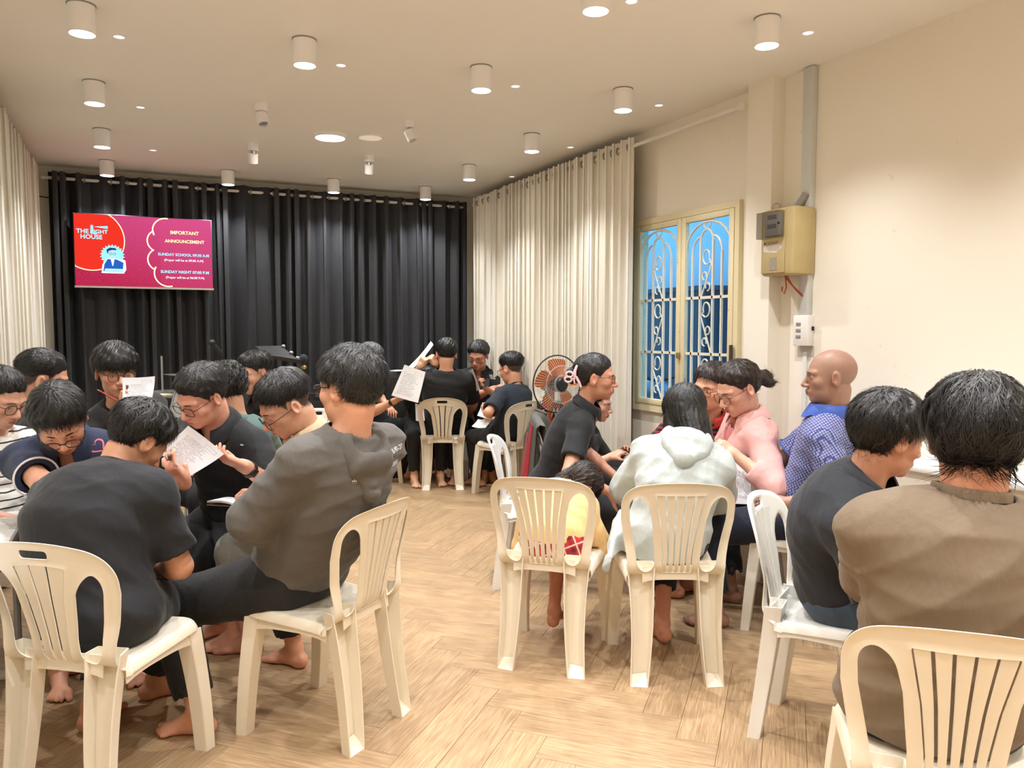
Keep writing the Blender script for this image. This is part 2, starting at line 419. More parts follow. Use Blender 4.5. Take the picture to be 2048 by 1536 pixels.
xs = [-.63, .33, 1.28, 2.26, 3.235]; posn = ['behind the wall screen, at the far left end', 'second from the left, half behind the wall screen', 'third from the left, right of the wall screen', 'at the far right end, beside the white curtains']
for i in range(4):
    curtain('stage_curtain', (xs[i], 7.93), (xs[i+1]-.004, 7.93), 8, .05, .02, 2.852, M_cdark, 11+i, 'charcoal grey stage curtain '+posn[i], 'charcoal curtains across the back wall', 2.80, rnd=.6)
rod = MB().tube([(-.66, 7.93, 2.80), (3.26, 7.93, 2.80)], .0135, 10).ell((-.67, 7.93, 2.80), (.02, .02, .02)).build('curtain_rod', M_white); tag(rod, 'white rod carrying the charcoal curtains on the back wall', 'curtain rod')
ys = [7.72, 6.75, 5.78, 4.80]; posn = ['nearest the charcoal curtains in the back corner', 'in the middle of the three', 'next to the barred window, edge tinted blue']
for i in range(3):
    curtain('window_curtain', (3.255, ys[i]), (3.255, ys[i+1]+.004), (11, 11, 12)[i], .042, .02, 2.862, M_cwhite, 31+i, 'white floor length curtain on the right wall '+posn[i], 'white curtains on the right wall', 2.805, rnd=.5)
rod = MB().tube([(3.255, 7.78, 2.805), (3.255, 3.70, 2.805)], .0135, 10).lathe([(.022, 0), (.022, .02), (.016, .03)], (3.255, 3.692, 2.805), (0, 1, 0), 12)
tag(rod.build('curtain_rod', M_white), 'white rod running from the pillar above the barred window', 'curtain rod')
ys = [7.78, 6.5, 5.2]
for i in range(2):
    curtain('window_curtain', (-.745, ys[i+1]), (-.745, ys[i]-.004), 12, .05, .02, 2.875, M_cwhite, 51+i, 'white floor length curtain on the left wall '+('ending in the back corner' if i == 0 else 'cut by the edge of the picture'), 'white curtains on the left wall', 2.81, rnd=.5)
rod = MB().tube([(-.745, 7.82, 2.81), (-.745, 5.0, 2.81)], .0135, 10); tag(rod.build('curtain_rod', M_white), 'white rod hidden in the top of the left wall curtains', 'curtain rod')
cable = MB().tube([(XL+.01, YB-.01, 2.66), (-.7, YB-.012, 2.655), (-.6, YB-.012, 2.645)], .005, 6); tag(cable.build('cable', M_dark), 'thin dark cable crossing the back corner above the white curtain', 'cable')

# ================================================================= CEILING LIGHTS
em = NT('lamp glow'); em.N.remove(em.b); e_ = em.n('ShaderNodeEmission'); e_.inputs[0].default_value = (1, .97, .93, 1); e_.inputs[1].default_value = 14; em.l(e_.outputs[0], em.out.inputs[0]); M_glow = em.m
M_house = plain('white lamp housing', (.88, .87, .88), .45, var=.02)
def lamp_data(name, typ, watts, col, **k):
    l_ = bpy.data.lights.new(name, typ); l_.energy = watts; l_.color = col
    for a, b_ in k.items(): setattr(l_, a, b_)
    return l_
LD = lamp_data('downlight', 'SPOT', LAMP_W, (.975, .985, 1.0), spot_size=math.radians(118), spot_blend=1.0, shadow_soft_size=.022)
gx = (-.17, .80, 1.75, 2.67); gy = (2.87, 4.06, 5.26, 6.46, 7.61)
hm = MB().lathe([(.0565, 0), (.0565, -.128), (.0525, -.128), (.050, -.112), (.0, -.112)], n=28).mesh('housing', M_house)
dm = MB().lathe([(.049, -.1185), (.03, -.1175), (0, -.117)][::-1], n=24).mesh('diffuser', M_glow)
rm = MB().lathe([(.060, 0), (.060, -.004), (.0565, -.006)], n=28).mesh('mounting_ring', M_grey)
cols = ('by the left wall', 'left of centre', 'right of centre', 'by the right wall'); rows_ = ('first', 'second', 'third', 'fourth', 'last')
for j, y in enumerate(gy):
    for i, x in enumerate(gx):
        if i in (1, 2) and j in (2, 3): continue
        if j == 0 and i < 2: pass
        o = empty('ceiling_downlight', (x, y, ZC), 0, f'white cylinder ceiling light {cols[i]}, {rows_[j]} row from the viewer', 'ceiling light', 'white cylinder downlights in a grid')
        link('housing', hm, None, o); link('diffuser', dm, None, o); link('mounting_ring', rm, None, o)
        l_ = bpy.data.objects.new('lamp', LD); COL.objects.link(l_); l_.parent = o; l_.location = (0, 0, -.135)
# lamps behind the viewer, the same grid going on
for y, nth in ((1.67, 'first'), (.47, 'second'), (-.73, 'third'), (-1.93, 'last')):
    for i, x in enumerate(gx):
        if (y == 1.67 and False): continue
        o = empty('ceiling_downlight', (x, y, ZC), 0, f'white cylinder ceiling light {cols[i]}, {nth} row behind the viewer', 'ceiling light', 'white cylinder downlights in a grid')
        link('housing', hm, None, o); link('diffuser', dm, None, o)
        l_ = bpy.data.objects.new('lamp', LD); COL.objects.link(l_); l_.parent = o; l_.location = (0, 0, -.135)
# swivel spots (off)
for i, ((x, y), a, lab) in enumerate((((.766, 5.30), 20, 'unlit white swivel spotlight, the larger looking one left of the round panel light'), ((.87, 6.47), 175, 'unlit white swivel spotlight left of the round panel light, nearer the stage'), ((1.74, 5.29), 60, 'unlit white swivel spotlight tilted sideways, right of the dark round panel'), ((1.79, 6.49), 170, 'unlit white swivel spotlight below the dark round panel, nearer the stage'))):
    o = empty('swivel_spotlight', (x, y, ZC), 0, lab, 'spotlight', 'unlit swivel spotlights')
    MB().lathe([(.04, 0), (.04, -.05), (.0, -.05)], n=20).build('base', M_house, o)
    MB().tube([(0, 0, -.05), (0, 0, -.075)], .012, 8).build('joint', M_steel, o)
    ax = np.array([math.sin(math.radians(a))*.45, -math.cos(math.radians(a))*.45, -1]); ax /= np.linalg.norm(ax)
    hd = MB().lathe([(0, 0), (.036, 0), (.036, .075), (.031, .075), (.031, .06), (0, .058)], np.array([0, 0, -.072])-ax*.005, ax, 20).build('lamp_head', M_house, o)
    MB().lathe([(.0, .0), (.030, .0)], np.array([0, 0, -.072])+ax*.0565, ax, 16).build('lens', M_grey, hd)
# round panels
o = empty('round_panel_light', (1.341, 5.92, ZC), 0, 'large round panel light switched on and glaring', 'ceiling light')
MB().lathe([(.118, 0), (.118, -.022), (.107, -.025), (.105, -.018), (0, -.018)], n=40).build('frame', M_house, o)
MB().lathe([(0, -.0255), (.104, -.0255)], n=40).build('diffuser', M_glow, o)
l_ = bpy.data.objects.new('lamp', lamp_data('panel', 'AREA', PANEL_W, (1, .97, .86), shape='DISK', size=.2)); COL.objects.link(l_); l_.parent = o; l_.location = (0, 0, -.03)
M_milk_glow = NT('milky acrylic with painted glow'); M_milk_glow.set(Base_Color=(.9, .86, .74), Emission_Color=(1, .9, .68), Emission_Strength=.16); M_milk_glow = M_milk_glow.m  # this panel is off; weak emission paints brightness onto its acrylic
o = empty('round_panel_light', (1.626, 5.853, ZC), 0, 'large round flat panel light off but given a faint glow, right of the glaring one', 'ceiling light')
MB().lathe([(.098, 0), (.098, -.006), (.09, -.008), (0, -.008)], n=40).build('frame', M_house, o)
MB().lathe([(0, -.0085), (.085, -.0085)], n=40).build('diffuser', M_milk_glow, o)
# ghost images of the lamps, built as small recessed spots with added glow
tm = MB().lathe([(.034, 0), (.034, -.003), (.026, -.004), (.024, -.001), (0, -.001)], n=22).mesh('ghost_ring', M_house)
M_lens = NT('painted ghost glow'); M_lens.set(Base_Color=(.9, .9, .88), Emission_Color=(1, .97, .9), Emission_Strength=.55); M_lens = M_lens.m  # painted emission lifts the ghost discs above the ceiling tone
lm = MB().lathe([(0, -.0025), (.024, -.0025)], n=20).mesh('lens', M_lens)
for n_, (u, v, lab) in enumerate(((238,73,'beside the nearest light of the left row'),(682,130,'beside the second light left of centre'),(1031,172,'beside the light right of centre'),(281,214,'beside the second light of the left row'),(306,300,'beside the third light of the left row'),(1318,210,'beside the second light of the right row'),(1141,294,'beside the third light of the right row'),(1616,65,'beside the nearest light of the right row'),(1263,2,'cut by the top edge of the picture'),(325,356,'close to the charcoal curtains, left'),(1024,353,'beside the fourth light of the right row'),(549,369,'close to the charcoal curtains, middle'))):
    q = atz(u, v, ZC); o = empty('lamp_ghost', (q[0], q[1], ZC), 0, 'small flush white disc for a lamp ghost '+lab, 'ceiling light', 'small discs for lamp ghosts')
    link('ghost_ring', tm, None, o); link('lens', lm, None, o)
# ================================================================= PLASTIC CHAIRS (seat and back are one moulded shell)
def smx(a, b, k): h = np.clip(.5+.5*(a-b)/k, 0, 1); return b+(a-b)*h+k*h*(1-h)      # smooth max
def smn(a, b, k): return -smx(-a, -b, k)
def sst(a, b, x): q = np.clip((x-a)/(b-a), 0, 1); return q*q*(3-2*q)
SEAT_Z = .462
def prof(v):
    """shell centre line: v<0 seat going forward, v>0 back going up. returns y, z, normal (towards the sitter)"""
    r, a0 = .075, math.radians(78); La = r*a0
    v = np.asarray(v, float); y = np.zeros_like(v); z = np.zeros_like(v); ty = np.zeros_like(v); tz = np.zeros_like(v)
    ys = -.125
    m = v < 0; y[m] = ys-v[m]; z[m] = SEAT_Z-.012+.03*np.clip(-v[m]/.36, 0, 1); ty[m] = -1
    m = (v >= 0) & (v < La); a = v[m]/r; y[m] = ys-r*np.sin(a); z[m] = SEAT_Z-.012+r*(1-np.cos(a)); ty[m] = -np.cos(a); tz[m] = np.sin(a)
    m = v >= La; w = v[m]-La; y1 = ys-r*math.sin(a0); z1 = SEAT_Z-.012+r*(1-math.cos(a0))
    y[m] = y1-math.cos(a0)*w-.07*w*w; z[m] = z1+math.sin(a0)*w; ty[m] = -math.cos(a0)-.14*w; tz[m] = math.sin(a0)
    l = np.hypot(ty, tz); return y, z, tz/l, -ty/l          # normal = rotate tangent: seat -> up, back -> forward
def shell_pt(u, v, off):
    y, z, ny, nz = prof(v); k = sst(.02, .22, v)
    off = off+np.where(v < 0, .10*u*u, 0)+(-.0*u)
    bow = .95*u*u*k
    return np.stack([u, y+ny*off+bow, z+nz*off], -1)
VT = .475            # v of the top of the back
def out_sdf(u, v, style):
    hw = np.interp(v, [-.37, -.30, -.05, .06, .14, .30, .48], [.222, .226, .205, .198, .203, .232, .236] if style == 'A' else [.222, .226, .205, .203, .210, .236, .240])
    top = VT-(.055 if style == 'A' else .035)*(np.abs(u)/.23)**2.2
    f = smx(np.abs(u)-hw, v-top, .085 if style == 'A' else .085)
    return smx(f, -.345-v, .06)
def ellipse(u, v, cu, cv, ru, rv, tilt=0.0, p=2.4):
    c, s = math.cos(tilt), math.sin(tilt); x = (u-cu)*c+(v-cv)*s; y = -(u-cu)*s+(v-cv)*c
    k = (np.abs(x/ru)**p+np.abs(y/rv)**p)**(1/p); return (k-1)*min(ru, rv)
def mid_w(v, style): return np.interp(v, [.05, .15, .28, .40], [.050, .052, .066, .094]) if style == 'A' else np.interp(v, [.05, .15, .28, .44], [.062, .063, .078, .108])
def hole_sdf(u, v, style):
    a = np.abs(u)
    if style == 'A':
        ov = smx(smx(np.interp(v, [.03, .15, .30, .40], [.080, .084, .104, .148])-a, a-np.interp(v, [.03, .15, .30, .40], [.150, .160, .184, .192]), .02), np.abs(v-.215)-.165, .075)
        hd = smx(np.abs(u)-.048, np.abs(v-.432+.15*u*u)-.0135, .012)
        mid = smx(a-mid_w(v, style), np.abs(v-.225)-.172+1.2*u*u*(v > .225), .01)
        return np.minimum(np.minimum(ov, hd), mid)
    ov = smx(smx(np.interp(v, [.05, .15, .30, .44], [.094, .096, .112, .146])-a, a-np.interp(v, [.05, .15, .30, .44], [.160, .172, .200, .208]), .02), np.abs(v-.235)-.175, .06)
    mid = smx(a-mid_w(v, style), np.abs(v-.238)-.178, .006)
    return np.minimum(ov, mid)
def shell_mesh(name, style, vlo, vhi, mat, h=.006, t=.0055):
    us = np.arange(-.255, .2551, h); vs = np.arange(vlo, vhi+1e-6, h); Ug, Vg = np.meshgrid(us, vs, indexing='ij')
    f = lambda u, v: np.maximum(out_sdf(u, v, style), -hole_sdf(u, v, style))
    keep = f((Ug[:-1, :-1]+Ug[1:, 1:])/2, (Vg[:-1, :-1]+Vg[1:, 1:])/2) < 0
    nu, nv = Ug.shape; use = np.zeros((nu, nv), int)
    for a in (0, 1):
        for b in (0, 1): use[a:nu-1+a, b:nv-1+b] += keep
    bd = (use > 0) & (use < 4); u_, v_ = Ug.copy(), Vg.copy(); locked = (np.abs(Vg-vlo) < 1e-6) if vlo > -.3 else np.zeros_like(bd)
    if vhi < .3: locked |= np.abs(Vg-vs[-1]) < 1e-6
    for _ in range(3):
        F = f(u_, v_); e = 1e-4; gu = (f(u_+e, v_)-F)/e; gv = (f(u_, v_+e)-F)/e; g2 = gu*gu+gv*gv+1e-6
        s = np.clip(F/g2, -h, h); u_ = np.where(bd, u_-s*gu, u_); v_ = np.where(bd & ~locked, v_-s*gv, v_)
    d = np.clip(-out_sdf(u_, v_, style), 0, 1); dh = np.clip(hole_sdf(u_, v_, style), 0, 1)
    rim = np.where(v_ < .02, .030, .009)*(1-np.clip(d/.02, 0, 1))**2+.004*(1-np.clip(dh/.010, 0, 1))**2*(v_ > .0)
    edge = np.clip(np.minimum(d, dh)/.006, 0, 1); th = t*(.55+.45*edge)
    A = shell_pt(u_, v_, -rim+th/2); B = shell_pt(u_, v_, -rim-th/2)
    vid = -np.ones((nu, nv), int); vid[use > 0] = np.arange((use > 0).sum()); N = (use > 0).sum()
    i, j = np.nonzero(keep); q = np.stack([vid[i, j], vid[i+1, j], vid[i+1, j+1], vid[i, j+1]], 1)
    E = np.concatenate([q[:, [k, (k+1) % 4]] for k in range(4)]); key = np.sort(E, 1); k1 = key[:, 0].astype(np.int64)*N+key[:, 1]
    un, inv, cnt = np.unique(k1, return_inverse=True, return_counts=True); be = E[cnt[inv] == 1]
    Q = np.concatenate([q[:, ::-1], q+N, np.stack([be[:, 0], be[:, 1], be[:, 1]+N, be[:, 0]+N], 1)])
    V = np.concatenate([A[use > 0], B[use > 0]])
    return np_mesh(name, V, Q, mat, True, 50)
def leg_mesh(name, top, foot, w0, w1, d_in, mat, back=True, t=.0045):
    """angle section leg: two walls meeting in an inner corner, open to the outside"""
    mb = MB(); top = np.array(top); foot = np.array(foot); sx = np.sign(top[0]); rows = 9; L = []
    for i in range(rows):
        f = i/(rows-1); c = top+(foot-top)*f; c[0] += sx*.010*math.sin(f*PI)*(-1 if back else 1)
        w_ = w0+(w1-w0)*f**.6; dp = d_in*(1-.25*f)
        sy = -1 if back else 1
        p0 = c+np.array([-sx*w_*.55, sy*dp*.15, 0]); pc = c+np.array([-sx*w_*.50, -sy*dp*.5, 0]); pk = c+np.array([sx*w_*.36, -sy*dp*.62, 0]); p1 = c+np.array([sx*w_*.5, sy*dp*.38, 0])
        pin = c+np.array([-sx*w_*.50, sy*dp*.55, 0])
        L.append([pin, pc, pk, p1])
    L = np.array(L)
    for k in range(3):
        a, b = L[:, k], L[:, k+1]
        mb.sheet(lambda x, y: (a if x < .5 else b)[int(round(y*(rows-1)))], 1, rows-1, t)
    leg = mb.mesh(name, mat, 40)
    pin, pc, pk, p1 = L[-1]; up = np.array([0, 0, .045]); z0 = lambda p: np.array([p[0], p[1], 0.0])
    c = z0((pc+pk)/2)
    ft = MB().add([z0(pin), z0(pc), z0(pk), z0(p1), pc+up, pk+up*.8], [(0, 1, 2, 3), (0, 3, 5, 4), (0, 4, 1), (2, 5, 3), (1, 4, 5, 2)]).mesh('foot', mat, 20)
    return leg, ft
def chair_proto(style, mat, name='plastic_chair'):
    root = empty(name)
    link('backrest', shell_mesh('backrest', style, .0, .51, mat), None, root)
    link('seat', shell_mesh('seat', style, -.39, .0, mat), None, root)
    # slats
    if style == 'A': n, v0, v1, gw = 3, .045, .405, .009
    else: n, v0, v1, gw = 5, .052, .425, .0085
    for i in range(n):
        mb = MB(); c0 = (i+1)/(n+1)*2-1
        def pt(a, b, i=i):
            v = v0+(v1-v0)*b; w_ = float(mid_w(np.array(v), style)); x0 = -w_+gw/2; pitch = (2*w_)/(n if style == 'B0' else n)
            lo = -w_+pitch*i+gw*.5; hi = -w_+pitch*(i+1)-gw*.5
            u = lo+(hi-lo)*a
            return shell_pt(np.array(u), np.array(v), .0015*math.sin(a*PI))
        mb.sheet(lambda a, b: pt(a, b), 3, 12, .0055); mb.build('slat', mat, root, 50)
    zt = SEAT_Z-.012
    for sx in (-1, 1):
        l, f = leg_mesh('leg', (sx*.150, -.162, zt+.055), (sx*.160, -.225, 0), .118, .072, .056, mat, True)
        lo = link('leg', l, None, root); link('foot', f, None, lo)
        l, f = leg_mesh('leg', (sx*.185, .185, zt+.0), (sx*.215, .225, 0), .075, .055, .050, mat, False)
        lo = link('leg', l, None, root); link('foot', f, None, lo)
    # aprons under the seat, cross web between the back legs
    mb = MB()
    for sx in (-1, 1): mb.sheet(lambda a, b, sx=sx: (sx*(.188+.020*a+.004*b), -.14+.32*a, zt-.004-b*(.034+.016*(abs(a-.5)*2)**3)), 10, 3, .005)
    mb.sheet(lambda a, b: (-.14+.28*a, -.172-.004*b, zt+.045-b*(.058+.012*(abs(a-.5)*2)**4)), 12, 3, .005)
    mb.sheet(lambda a, b: (-.19+.38*a, .212-.002*b, zt+.006-b*(.034+.016*(abs(a-.5)*2)**4)), 12, 3, .005)
    mb.build('apron', mat, root, 50)
    return root
def plastic(name, col):
    t = NT(name); c = t.coord(); n = t.noise(c, 7, 4, .6)
    t.set(Base_Color=t.mix(n, tuple(q*.96 for q in col), tuple(min(1, q*1.03) for q in col)), Roughness=.38, Specular_IOR_Level=.5, Subsurface_Weight=.05, Subsurface_Radius=(.02, .015, .01))
    t.bump(t.noise(c, 300, 2), .05, .0008); return t.m
M_cream = plastic('cream chair plastic', (.76, .685, .55)); M_chw = plastic('white chair plastic', (.80, .785, .735)); M_ivory = plastic('ivory chair plastic', (.79, .73, .61))
PROTO = {}
def chair(style, mat, s, d, head, lab, z=0):
    k = (style, mat.name)
    if k not in PROTO: PROTO[k] = o = chair_proto(style, mat)
    else: o = copy_tree(PROTO[k])
    p = W(s, d); o.location = (p[0], p[1], z); o.rotation_euler = (0, 0, rotz_for(head))
    return tag(o, lab, 'chair', 'moulded plastic chairs')
CH = {}; CHP = {}
CHP['p1'] = (-1.355, 2.56, 12); CH['p1'] = chair('A', M_ivory, -1.355, 2.56, 12, 'ivory plastic chair with a grip slot under the bent man in black polo')
CHP['p2'] = (-.700, 2.945, -65); CH['p2'] = chair('B', M_cream, -.700, 2.945, -65, 'cream slatted plastic chair under the man in the grey hoodie')
CHP['p18'] = (.193, 3.575, 17); CH['p18'] = chair('B', M_cream, .193, 3.575, 17, 'cream slatted plastic chair under the child in yellow')
CHP['p19'] = (.692, 3.46, 0); CH['p19'] = chair('B', M_cream, .692, 3.46, 0, 'cream slatted plastic chair under the woman in the white hoodie')
CHP['p24'] = (1.035, 1.86, 19); CH['p24'] = chair('B', M_cream, 1.035, 1.86, 19, 'cream slatted plastic chair under the man in brown, cut by the lower edge')
CHP['p23'] = (1.17, 2.84, 123); CH['p23'] = chair('A', M_chw, 1.17, 2.84, 123, 'white plastic chair seen from its side under the man in dark polo and jeans')
CHP['p22'] = (1.47, 3.93, -58); CH['p22'] = chair('A', M_chw, 1.47, 3.93, -58, 'white plastic chair under the bald man in blue')
CHP['p21'] = (1.31, 4.32, -80); CH['p21'] = chair('A', M_chw, 1.31, 4.32, -80, 'white plastic chair under the woman in the pink jacket')
CHP['p16'] = (.15, 4.62, 98); CH['p16'] = chair('A', M_chw, .15, 4.62, 98, 'white plastic chair behind the woman with the bun, seen from its side')
CHP['p13'] = (-.66, 7.55, -3); CH['p13'] = chair('A', M_ivory, -.66, 7.55, -3, 'ivory plastic chair seen from behind under the man in the black tee in the middle')
CHP['p15'] = (-.03, 7.15, -42); CH['p15'] = chair('A', M_ivory, -.03, 7.15, -42, 'ivory plastic chair under the boy in the navy tee')
CHP['p11'] = (-1.36, 7.82, 75); CH['p11'] = chair('A', M_ivory, -1.36, 7.82, 75, 'ivory plastic chair under the grey haired man')
CHP['p17'] = (.43, 5.52, 95); CH['p17'] = chair('A', M_chw, .43, 5.52, 95, 'white plastic chair with a jacket over its back, behind the woman with the bun')
# ================================================================= PEOPLE: distance fields meshed into continuous skins
f32 = np.float32
def nrm(v): v = np.array(v, float); return v/(np.linalg.norm(v)+1e-12)
class Field:
    def __init__(s, lo, hi, h, fine=()):
        s.ax = []
        for a in range(3):
            x = lo[a]; xs = [x]
            while x < hi[a]:
                st = h
                for fl, fh, hf in fine:
                    if fl[a] <= x <= fh[a]: st = min(st, hf)
                x += st; xs.append(x)
            s.ax.append(np.array(xs, f32))
        s.F = np.full([len(a) for a in s.ax], .2, f32); s.h = h
    def sub(s, lo, hi):
        sl = []
        for a in range(3):
            i0 = max(0, np.searchsorted(s.ax[a], lo[a])-1); i1 = min(len(s.ax[a]), np.searchsorted(s.ax[a], hi[a])+2); sl.append(slice(i0, max(i1, i0)))
        X = s.ax[0][sl[0]][:, None, None]; Y = s.ax[1][sl[1]][None, :, None]; Z = s.ax[2][sl[2]][None, None, :]
        return tuple(sl), X, Y, Z
    def add(s, prim, k=.02, neg=False, cut=None):
        fn, lo, hi = prim; m = k+s.h*2.5
        sl, X, Y, Z = s.sub(lo-m, hi+m); A = s.F[sl]
        if A.size == 0: return s
        d = fn(X, Y, Z).astype(f32)
        if cut is not None:
            for c in cut: d = np.maximum(d, c(X, Y, Z))
        if neg: A, d = -A, d
        if k > 0:
            h = np.clip(.5+.5*(A-d)/k, 0, 1); r = A+(d-A)*h-k*h*(1-h)
        else: r = np.minimum(A, d)
        s.F[sl] = -r if neg else r
        return s
    def grid(s): return s.ax[0][:, None, None], s.ax[1][None, :, None], s.ax[2][None, None, :]
    def cut(s, plane): X, Y, Z = s.grid(); s.F = np.maximum(s.F, plane(X, Y, Z).astype(f32)); return s
    def disp(s, fn): X, Y, Z = s.grid(); s.F = s.F+fn(X, Y, Z).astype(f32); return s
    def mesh(s):
        F = s.F; S = F < 0; c = S.astype(np.int8)
        t = c[:-1]+c[1:]; t = t[:, :-1]+t[:, 1:]; t = t[:, :, :-1]+t[:, :, 1:]
        idx = np.argwhere((t > 0) & (t < 8)); n = len(idx)
        if n == 0: return np.zeros((0, 3)), np.zeros((0, 4), int)
        acc = np.zeros((n, 3), f32); cnt = np.zeros(n, f32); i, j, k = idx.T
        co = [(0,0,0),(1,0,0),(0,1,0),(1,1,0),(0,0,1),(1,0,1),(0,1,1),(1,1,1)]; val = [F[i+a, j+b, k+c_] for a, b, c_ in co]
        for a in range(8):
            for ax in range(3):
                if co[a][ax]: continue
                b = a+(1, 2, 4)[ax]; fa, fb = val[a], val[b]; m = (fa < 0) != (fb < 0)
                if not m.any(): continue
                tt = fa[m]/(fa[m]-fb[m]); p = np.repeat(np.array([co[a]], f32), len(tt), 0); p[:, ax] += tt; acc[m] += p; cnt[m] += 1
        acc /= cnt[:, None]; V = np.empty((n, 3), f32)
        for a, ii in enumerate((i, j, k)): A = s.ax[a]; V[:, a] = A[ii]+acc[:, a]*(A[ii+1]-A[ii])
        vid = np.full(t.shape, -1, np.int32); vid[i, j, k] = np.arange(n); Q = []
        for ax in range(3):
            sl0 = [slice(1, -1)]*3; sl1 = [slice(1, -1)]*3; sl0[ax] = slice(0, -1); sl1[ax] = slice(1, None)
            s0, s1 = S[tuple(sl0)], S[tuple(sl1)]; e = np.argwhere(s0 != s1); sg = s0[tuple(e.T)]
            o = np.array([1, 1, 1]); o[ax] = 0; e = e+o; u, v = [(1, 2), (2, 0), (0, 1)][ax]
            def at(du, dv):
                q = e.copy(); q[:, u] -= du; q[:, v] -= dv; return vid[tuple(q.T)]
            q = np.stack([at(1, 1), at(0, 1), at(0, 0), at(1, 0)], 1); q[~sg] = q[~sg][:, ::-1]; Q.append(q)
        return V, np.concatenate(Q)
def thin(V, Q, keep, cell):        # merge the vertices that clothes cover into a coarser skin; the surface stays closed
    g = np.floor(V/cell).astype(np.int64); key = (g[:, 0]+5000)*100000000+(g[:, 1]+5000)*10000+(g[:, 2]+5000); key[keep] = -1-np.arange(keep.sum())
    un, inv = np.unique(key, return_inverse=True); inv = inv.ravel(); n = len(un); cnt = np.bincount(inv, minlength=n); W_ = np.stack([np.bincount(inv, V[:, a], n)/cnt for a in range(3)], 1)
    q = inv[Q]; T = np.concatenate([q[:, [0, 1, 2]], q[:, [0, 2, 3]]]); T = T[(T[:, 0] != T[:, 1]) & (T[:, 1] != T[:, 2]) & (T[:, 0] != T[:, 2])]
    k = np.sort(T, 1); _, i = np.unique(k, axis=0, return_index=True); return W_.astype(f32), T[np.sort(i)]
def p_ell(c, R, r):
    c = np.array(c, float); r = np.array(r, float); R = np.array(R, float); ext = np.sqrt(((R*r[:, None])**2).sum(0))
    def fn(X, Y, Z):
        x, y, z = X-f32(c[0]), Y-f32(c[1]), Z-f32(c[2]); L = [x*f32(R[i, 0])+y*f32(R[i, 1])+z*f32(R[i, 2]) for i in range(3)]
        k0 = np.sqrt(sum((L[i]/f32(r[i]))**2 for i in range(3)))+f32(1e-6); k1 = np.sqrt(sum((L[i]/f32(r[i]**2))**2 for i in range(3)))+f32(1e-6)
        return k0*(k0-1)/k1
    return fn, c-ext, c+ext
def p_cap(a, b, ra, rb):
    a = np.array(a, float); b = np.array(b, float); ab = b-a; L2 = float(ab@ab)+1e-9; m = max(ra, rb)
    def fn(X, Y, Z):
        x, y, z = X-f32(a[0]), Y-f32(a[1]), Z-f32(a[2]); t = np.clip((x*f32(ab[0])+y*f32(ab[1])+z*f32(ab[2]))/f32(L2), 0, 1)
        return np.sqrt((x-t*f32(ab[0]))**2+(y-t*f32(ab[1]))**2+(z-t*f32(ab[2]))**2)-(f32(ra)+f32(rb-ra)*t)
    return fn, np.minimum(a, b)-m, np.maximum(a, b)+m
def p_box(c, R, r, rad):
    c = np.array(c, float); R = np.array(R, float); r = np.array(r, float); ext = (np.abs(R)*r[:, None]).sum(0)
    def fn(X, Y, Z):
        x, y, z = X-f32(c[0]), Y-f32(c[1]), Z-f32(c[2]); q = [np.abs(x*f32(R[i, 0])+y*f32(R[i, 1])+z*f32(R[i, 2]))-f32(r[i]-rad) for i in range(3)]
        return np.sqrt(sum(np.maximum(w, 0)**2 for w in q))+np.minimum(np.maximum(np.maximum(q[0], q[1]), q[2]), 0)-f32(rad)
    return fn, c-ext, c+ext
def plane(p, n):         # keeps the side the normal points away from
    n = nrm(n); d = float(n@np.array(p, float)); return lambda X, Y, Z: X*f32(n[0])+Y*f32(n[1])+Z*f32(n[2])-f32(d)
def folds(seed, amp, scale=1.0, up=(0, 0, 1), n=6, horiz=.7):
    rg = np.random.RandomState(seed); up = nrm(up); T = []
    for i in range(n):
        d = nrm(rg.randn(3)*(1-horiz)+up*(1 if rg.rand() < .5 else -1)*horiz*2+rg.randn(3)*.25); k = d*(45+60*rg.rand())*scale
        e = rg.randn(3)*14*scale; T.append((k, e, rg.rand()*6.3, rg.rand()*6.3, (.5+rg.rand())/n*1.6, nrm(rg.randn(3))*9*scale, rg.rand()*6.3))
    def fn(X, Y, Z):
        o = 0
        for k, e, p, q, a, m, mp in T:
            w = np.sin(X*f32(e[0])+Y*f32(e[1])+Z*f32(e[2])+f32(q)); o = o+f32(amp*a*.85)*(2*np.abs(np.sin((X*f32(k[0])+Y*f32(k[1])+Z*f32(k[2])+f32(p)+1.6*w)*f32(.5)))**.75-1.1)*(.5+.5*np.sin(X*f32(m[0])+Y*f32(m[1])+Z*f32(m[2])+f32(mp)))
        return o
    return fn
def ik(a, t, l1, l2, hint):
    a = np.array(a, float); t = np.array(t, float); d = t-a; L = np.linalg.norm(d); u = d/L
    if L > (l1+l2)*.995:
        k = L/((l1+l2)*.995); l1 *= k; l2 *= k
    L = max(L, abs(l1-l2)+.02); x = (l1*l1-l2*l2+L*L)/(2*L); y = math.sqrt(max(l1*l1-x*x, 0)); h = np.array(hint, float); h = h-u*(h@u); h = nrm(h)
    return a+u*x+h*y
def Rmat(yaw, pitch, roll):
    """rows right, forward, up; yaw clockwise from the way the camera looks, pitch down +, roll: head tips to its own right +"""
    f = hdg(yaw); r = hdg(yaw+90); u = np.array([0, 0, 1.0]); p = math.radians(pitch); f2 = f*math.cos(p)-u*math.sin(p); u2 = u*math.cos(p)+f*math.sin(p)
    q = math.radians(roll); return np.array([r*math.cos(q)-u2*math.sin(q), f2, u2*math.cos(q)+r*math.sin(q)])
FIG = {'short': None}
